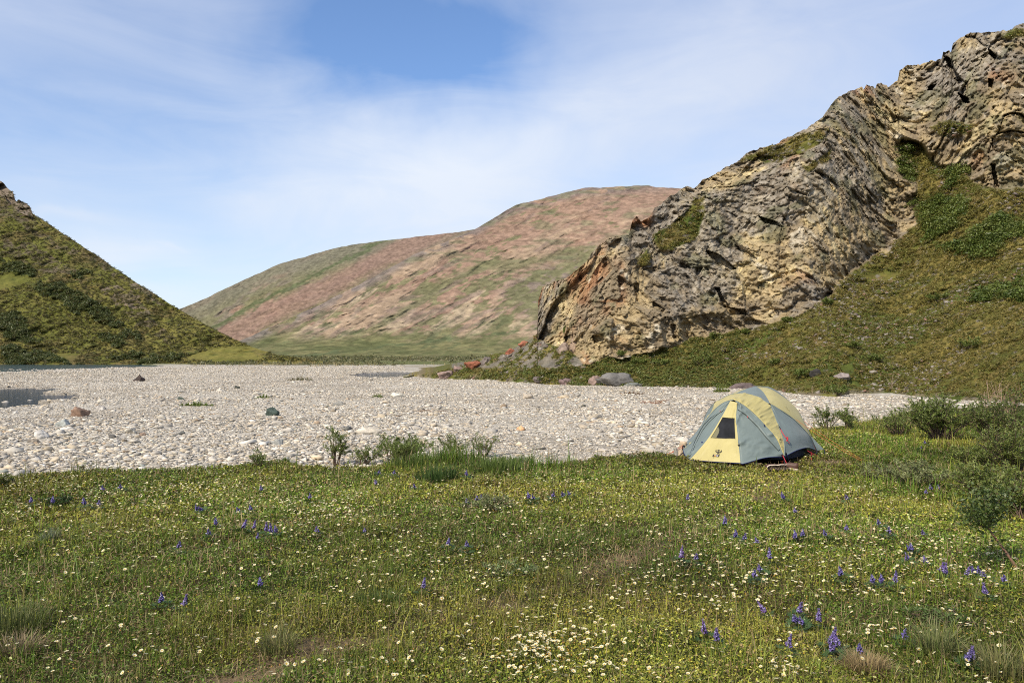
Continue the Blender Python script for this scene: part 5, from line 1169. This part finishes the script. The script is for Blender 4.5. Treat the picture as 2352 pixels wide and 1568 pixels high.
for s in (1, -1): p = np.array(XR) * (s, 1, 1); trim('pole_clip', [p + (-.012 * s, -.02, .012), p + (.014 * s, -.012, -.01)], .012, M_DARK, tent)
# guy lines
def guy(P, Q, sag, r, mat, n=14):
    P, Q = np.asarray(P, float), np.asarray(Q, float); t = np.linspace(0, 1, n)[:, None]; L = P + (Q - P) * t; L[:, 2] -= sag * 4 * (t * (1 - t))[:, 0]; trim('guy_line', L, r, mat, tent, 5)
guy(at(S_RY, 1530, 600), zG(2262, 1050), .04, .0028, M_CORD); guy(at(S_RY, 1618, 605), zG(2280, 1046), .03, .0028, M_CORD)
guy((-.84, .02, .20), zG(0, 995), .05, .0045, M_CORD); guy((-.84, .02, .16), zG(60, 985), .02, .004, M_CORD)
guy(at(S_SIDE, 1352, 690) + (.02, -.02, 0), at(S_SIDE, 1412, 790) + (.03, -.03, 0), .012, .006, M_RCORD); guy(at(S_SIDE, 1412, 785) + (.03, -.03, 0), at(S_SIDE, 1440, 840) + (.03, -.03, 0), 0, .004, M_RCORD)
p = at(S_SIDE, 1412, 795); trim('cord_bundle', [p + (.03, -.03, .035), p + (.045, -.03, .01), p + (.03, -.035, -.03)], .013, M_RCORD, tent)
p = at(S_SIDE, 1350, 685); trim('cord_loop', [p + (.0, -.01, .03), p + (.02, -.02, 0), p + (.01, -.01, -.03)], .007, M_DARK, tent)
guy((.988, .88, .14), zG(1806, 998), .01, .005, M_RCORD); guy(tuple(np.array(RR) * .4 + np.array((.988, .88, .14)) * .6 + (0, 0, -.01)), zG(1690, 1035), .0, .005, M_RCORD); guy((.96, 1.4, .25), zG(1745, 935, .04), .0, .005, M_CORD); guy((.80, -.03, .16), zG(1440, 1075), .0, .0055, M_RCORD); guy(TIP, zG(1880, 930), .01, .004, M_CORD)
# emblem and label on the front panel: a bird figure with raised wings, a dark patch with worn lettering
c0_ = at(S_FR, 718, 930); i0 = np.argmin(np.linalg.norm(S_FR.reshape(-1, 3) - c0_, axis=1)); rr_, cc_ = divmod(i0, 60)
nF = N_FR[rr_, cc_] / np.linalg.norm(N_FR[rr_, cc_])
if (tw(c0_ + nF)[0] - tw(c0_)[0]) @ np.array([0, -1, 0]) < 0: nF = -nF
e1 = S_FR[rr_, cc_ + 3] - S_FR[rr_, cc_ - 3]; e1 /= np.linalg.norm(e1); e1 -= nF * (e1 @ nF); e1 /= np.linalg.norm(e1); e2 = np.cross(nF, e1); e2 *= np.sign(e2[2])
def onp(x, y, lift=.009): return c0_ + e1 * x + e2 * y + nF * lift
ZM = 12.45 / 796 / 10.45            # metres per crop pixel at the panel
def stroke2(pts, wds, lift=.010):
    P = spline([(a, b, 0) for a, b in pts], 16)[:, :2]; t = np.gradient(P, axis=0); t /= np.linalg.norm(t, axis=1)[:, None]; nrm = np.c_[-t[:, 1], t[:, 0]]; wd = np.interp(np.linspace(0, 1, 16), np.linspace(0, 1, len(wds)), wds)[:, None] / 2
    A = P + nrm * wd; B = P - nrm * wd; V = np.array([onp(x * ZM, y * ZM, lift) for x, y in np.vstack([A, B])]); i = np.arange(15); return V, np.stack([i, i + 1, i + 17, i + 16], 1)
eb = Bag(); K = (.045, .038, .022)
for s in (1, -1):
    eb.add(*stroke2([(s * 26, 22), (s * 29, 8), (s * 20, -4), (s * 5, -8)], [5, 11, 12, 9]), K); eb.add(*stroke2([(s * 3, -18), (s * 9, -24), (s * 16, -25)], [9, 8, 3]), K)
eb.add(*stroke2([(-13, 10), (-9, 17), (0, 20), (9, 17), (13, 10)], [4, 8, 9, 8, 4]), K); eb.add(*stroke2([(0, 9), (0, -2), (0, -14), (0, -23)], [10, 14, 17, 7]), K)
eb.build('bird_emblem', M_TINT, front)
lb = Bag(); 
def rect(x0, y0, x1, y1, col, lift, sl=3): lb.add(np.array([onp(x * ZM, y * ZM, lift) for x, y in ((x0, y0), (x1, y0), (x1 + sl, y1), (x0 + sl, y1))]), np.array([(0, 1, 2, 3)]), col)
rect(-56, -61, 14, -34, (.014, .013, .013), .010, 4)
for x in (-38, -33, -27, -22, -16): rect(x, -44, x + 3, -37, (.55, .50, .40), .0115, 1)
for x in (-9, -4, 1): rect(x, -42, x + 3, -38, (.45, .44, .42), .0115, 1)
for x, y, w_, h_ in ((-42, -50, 8, 4), (-34, -55, 12, 10), (-22, -52, 6, 6)): rect(x, y, x + w_, y + h_, (.75, .38, .05), .0112, 1)
rect(-12, -55, 0, -45, (.52, .50, .58), .0112, 1); rect(0, -50, 5, -43, (.50, .49, .52), .0112, 1)
lb.build('brand_label', M_TINT, front)
# faint print on the rear yellow panel
cr_ = at(S_RY, 1425, 475); i0 = np.argmin(np.linalg.norm(S_RY.reshape(-1, 3) - cr_, axis=1)); r_, c_ = divmod(i0, 56); d1 = S_RY[r_, min(c_ + 3, 55)] - S_RY[r_, c_ - 3]; d2 = S_RY[r_ + 3, c_] - S_RY[r_ - 3, c_]; nR = np.cross(d1, d2); nR /= np.linalg.norm(nR)
if nR[2] < 0: nR = -nR
fb = Bag(); 
for a in np.linspace(0, 6.28, 9)[:-1]:
    ctr = cr_ + nR * .012; ex = np.cross([0, 0, 1.], nR); ex /= np.linalg.norm(ex); ey = np.cross(nR, ex)
    q = lambda r, a_: ctr + (ex * math.cos(a_) * .7 + ey * math.sin(a_)) * r
    fb.add(np.array([q(.035, a), q(.055, a), q(.055, a + .5), q(.035, a + .5)]), np.array([(0, 1, 2, 3)]), (.46, .41, .18))
fb.build('printed_badge', M_TINT, tent)

# ------------------------------------------------------------------ shoes and things by the tent
M_LEATHER = surf_mat('brown_leather', (.085, .040, .026), rough=.5, nscale=20, nlo=.75, nhi=1.25, bump=.3, bscale=60, bdist=.004); M_SOLE = surf_mat('cream_sole', (.62, .52, .38), rough=.7); M_TREAD = surf_mat('dark_tread', (.055, .042, .034), rough=.85, bump=.5, bscale=80, bdist=.004); M_SHOEIN = surf_mat('shaded_shoe_lining', (.02, .015, .012))
def make_shoe():
    root = empty('shoe', (0, 0, 0)); n = 26; t = np.linspace(0, 1, n); L = .30
    hw = np.interp(t, [0, .03, .12, .3, .5, .68, .82, .93, 1.], [.005, .022, .034, .036, .034, .046, .046, .030, .004]); cx = np.interp(t, [0, .4, .75, 1], [0, -.003, .004, -.004])
    def outline(k, z): return np.vstack([np.c_[t * L, cx + hw * k, 0 * t + z], np.c_[(t * L)[::-1], (cx - hw * k)[::-1], 0 * t + z]])
    def slab(name, ks, zs, mat):
        rings = [outline(k, z) for k, z in zip(ks, zs)]; m = len(rings[0]); V = np.vstack(rings); idx = np.arange(len(V)).reshape(len(rings), m); nx = np.roll(idx, -1, 1); Fq = np.stack([idx[:-1], nx[:-1], nx[1:], idx[1:]], -1).reshape(-1, 4)
        i = np.arange(n - 1); capb = np.stack([i, i + 1, m - 2 - i, m - 1 - i], 1); return mesh(name, V, [np.vstack([Fq, capb, capb + m * (len(rings) - 1)])], mat, root)
    slab('tread', (.9, .97, .97), (-.004, 0, .010), M_TREAD); slab('sole', (1.0, 1.06, 1.05, .98), (.008, .012, .028, .032), M_SOLE)
    tb = Bag()
    for k in range(11):
        x = .03 + k * .024
        if .11 < x < .15: continue
        w_ = np.interp(x / L, t, hw) * .75; c = np.interp(x / L, t, cx); tb.add(np.array([(x, c - w_, -.012), (x + .012, c - w_ * .2, -.012), (x + .012, c + w_, -.012), (x, c + w_ * .2, -.012), (x, c - w_, -.003), (x + .012, c - w_ * .2, -.003), (x + .012, c + w_, -.003), (x, c + w_ * .2, -.003)]), np.array([(0, 1, 2, 3), (0, 1, 5, 4), (1, 2, 6, 5), (2, 3, 7, 6), (3, 0, 4, 7)]), (.2, .15, .11))
    tb.build('tread_lugs', M_TINT, root)
    ht = np.interp(t, [0, .05, .25, .42, .6, .8, .94, 1.], [.085, .105, .095, .100, .082, .060, .045, .02]); ang = np.linspace(0, np.pi, 15); V = []
    for k in range(n):
        y = cx[k] + hw[k] * 1.0 * np.cos(ang); z = .03 + (ht[k] - .02) * np.sin(ang) ** .75; V.append(np.c_[0 * ang + t[k] * L, y, z])
    V = np.array(V); kp = np.ones((n - 1, 14), bool); kp[2:10, 5:9] = False
    mesh('upper', V.reshape(-1, 3), grid_faces(n, 15)[kp.ravel()], M_LEATHER, root, smooth=True)
    inn = V[1:12, 4:11].copy(); inn[..., 2] = np.minimum(inn[..., 2], .075) - .012; mesh('shaded_lining', inn.reshape(-1, 3), grid_faces(11, 7), M_SHOEIN, root)  # near-black lining sheet, shade of the shoe's inside put into its colour
    rim = np.vstack([V[2:11, 5], V[10, 5:10], V[2:11, 9][::-1], V[2, 5:10][::-1]]); V2, F2 = tube(rim, .005, 5); mesh('collar', V2, F2, M_LEATHER, root)
    return root
sh = make_shoe()
def gp(zx, zy, z=0.): p = zG(zx, zy, z); return tw(p)[0]
p = gp(1215, 1128, .03); p[2] = gz(p[:1], p[1:2])[0] + .065
p = p + (0, -.06, .02); sh.location = p; sh.rotation_euler = (math.radians(-78), 0, math.radians(4)); T(sh, 'brown shoe lying on its side with the tread facing out, before the tent', 'shoe', 'brown shoes by the tent')
s2 = copy_tree(sh); p = gp(1548, 1130, 0.); p[2] = gz(p[:1], p[1:2])[0] + .03; s2.location = p; s2.rotation_euler = (0, math.radians(-4), math.radians(148)); T(s2, 'brown shoe standing upright on its cream sole, right of the one on its side', 'shoe', 'brown shoes by the tent')
s3 = copy_tree(sh); p = gp(1150, 1062, 0.); p[2] = gz(p[:1], p[1:2])[0] + .03; s3.location = p + (.0, .12, 0); s3.rotation_euler = (0, 0, math.radians(176)); T(s3, 'brown shoe half hidden in shade under the tent vestibule edge', 'shoe', 'brown shoes by the tent')
# weathered wood blocks behind the left corner
def block(zx, zy, w_, d_, h_, tilt, rz, col, label, hole=False):
    p = gp(zx, zy, 0.); p[2] = gz(p[:1], p[1:2])[0] - .01; root = empty('wood_block', p, label, 'wood block', 'weathered wood blocks by the tent', rz)
    nz_, na = 12, 20; V = []
    for k in range(nz_):
        f = k / (nz_ - 1); a = np.linspace(0, 2 * np.pi, na, endpoint=False); x = w_ / 2 * np.sign(np.cos(a)) * np.abs(np.cos(a)) ** .45 * (1 - .12 * f) + tilt * f * h_; y = d_ / 2 * np.sign(np.sin(a)) * np.abs(np.sin(a)) ** .45; V.append(np.c_[x, y, 0 * a + f * h_])
    V = np.vstack(V); V = V + np.c_[fbm(V * 14, 3, 831), fbm(V * 14 + 5, 3, 833), fbm(V * 14 + 9, 3, 835)] * .012; idx = np.arange(nz_ * na).reshape(nz_, na); nx = np.roll(idx, -1, 1); Fq = np.stack([idx[:-1], nx[:-1], nx[1:], idx[1:]], -1).reshape(-1, 4); c = V[-na:].mean(0) + (0, 0, .008); V = np.vstack([V, c]); top = np.stack([idx[-1], nx[-1], np.full(na, len(V) - 1)], 1)
    mesh('wood', V, [Fq, top], M_ROCK, root, tint=np.clip(np.array(col) * (1 + .25 * fbm(V * (30, 30, 5), 3, 837))[:, None], .01, 1))
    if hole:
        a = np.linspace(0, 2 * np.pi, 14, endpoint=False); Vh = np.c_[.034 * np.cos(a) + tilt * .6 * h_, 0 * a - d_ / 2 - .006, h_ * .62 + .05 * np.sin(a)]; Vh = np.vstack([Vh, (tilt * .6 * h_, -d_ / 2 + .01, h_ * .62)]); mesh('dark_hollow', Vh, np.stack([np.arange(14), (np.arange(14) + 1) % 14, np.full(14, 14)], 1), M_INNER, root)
    return root
block(318, 975, .10, .12, .26, .2, .2, (.46, .36, .25), 'tall tan wood block with a dark hollow behind the left tent corner', True)
block(372, 968, .11, .10, .22, .25, .5, (.42, .36, .29), 'pale tan wood block nearer the tent fly, right of the tall one')
block(278, 1000, .05, .08, .17, -.15, .1, (.36, .33, .28), 'narrow grey wood block tied with red cord, leftmost of the three')
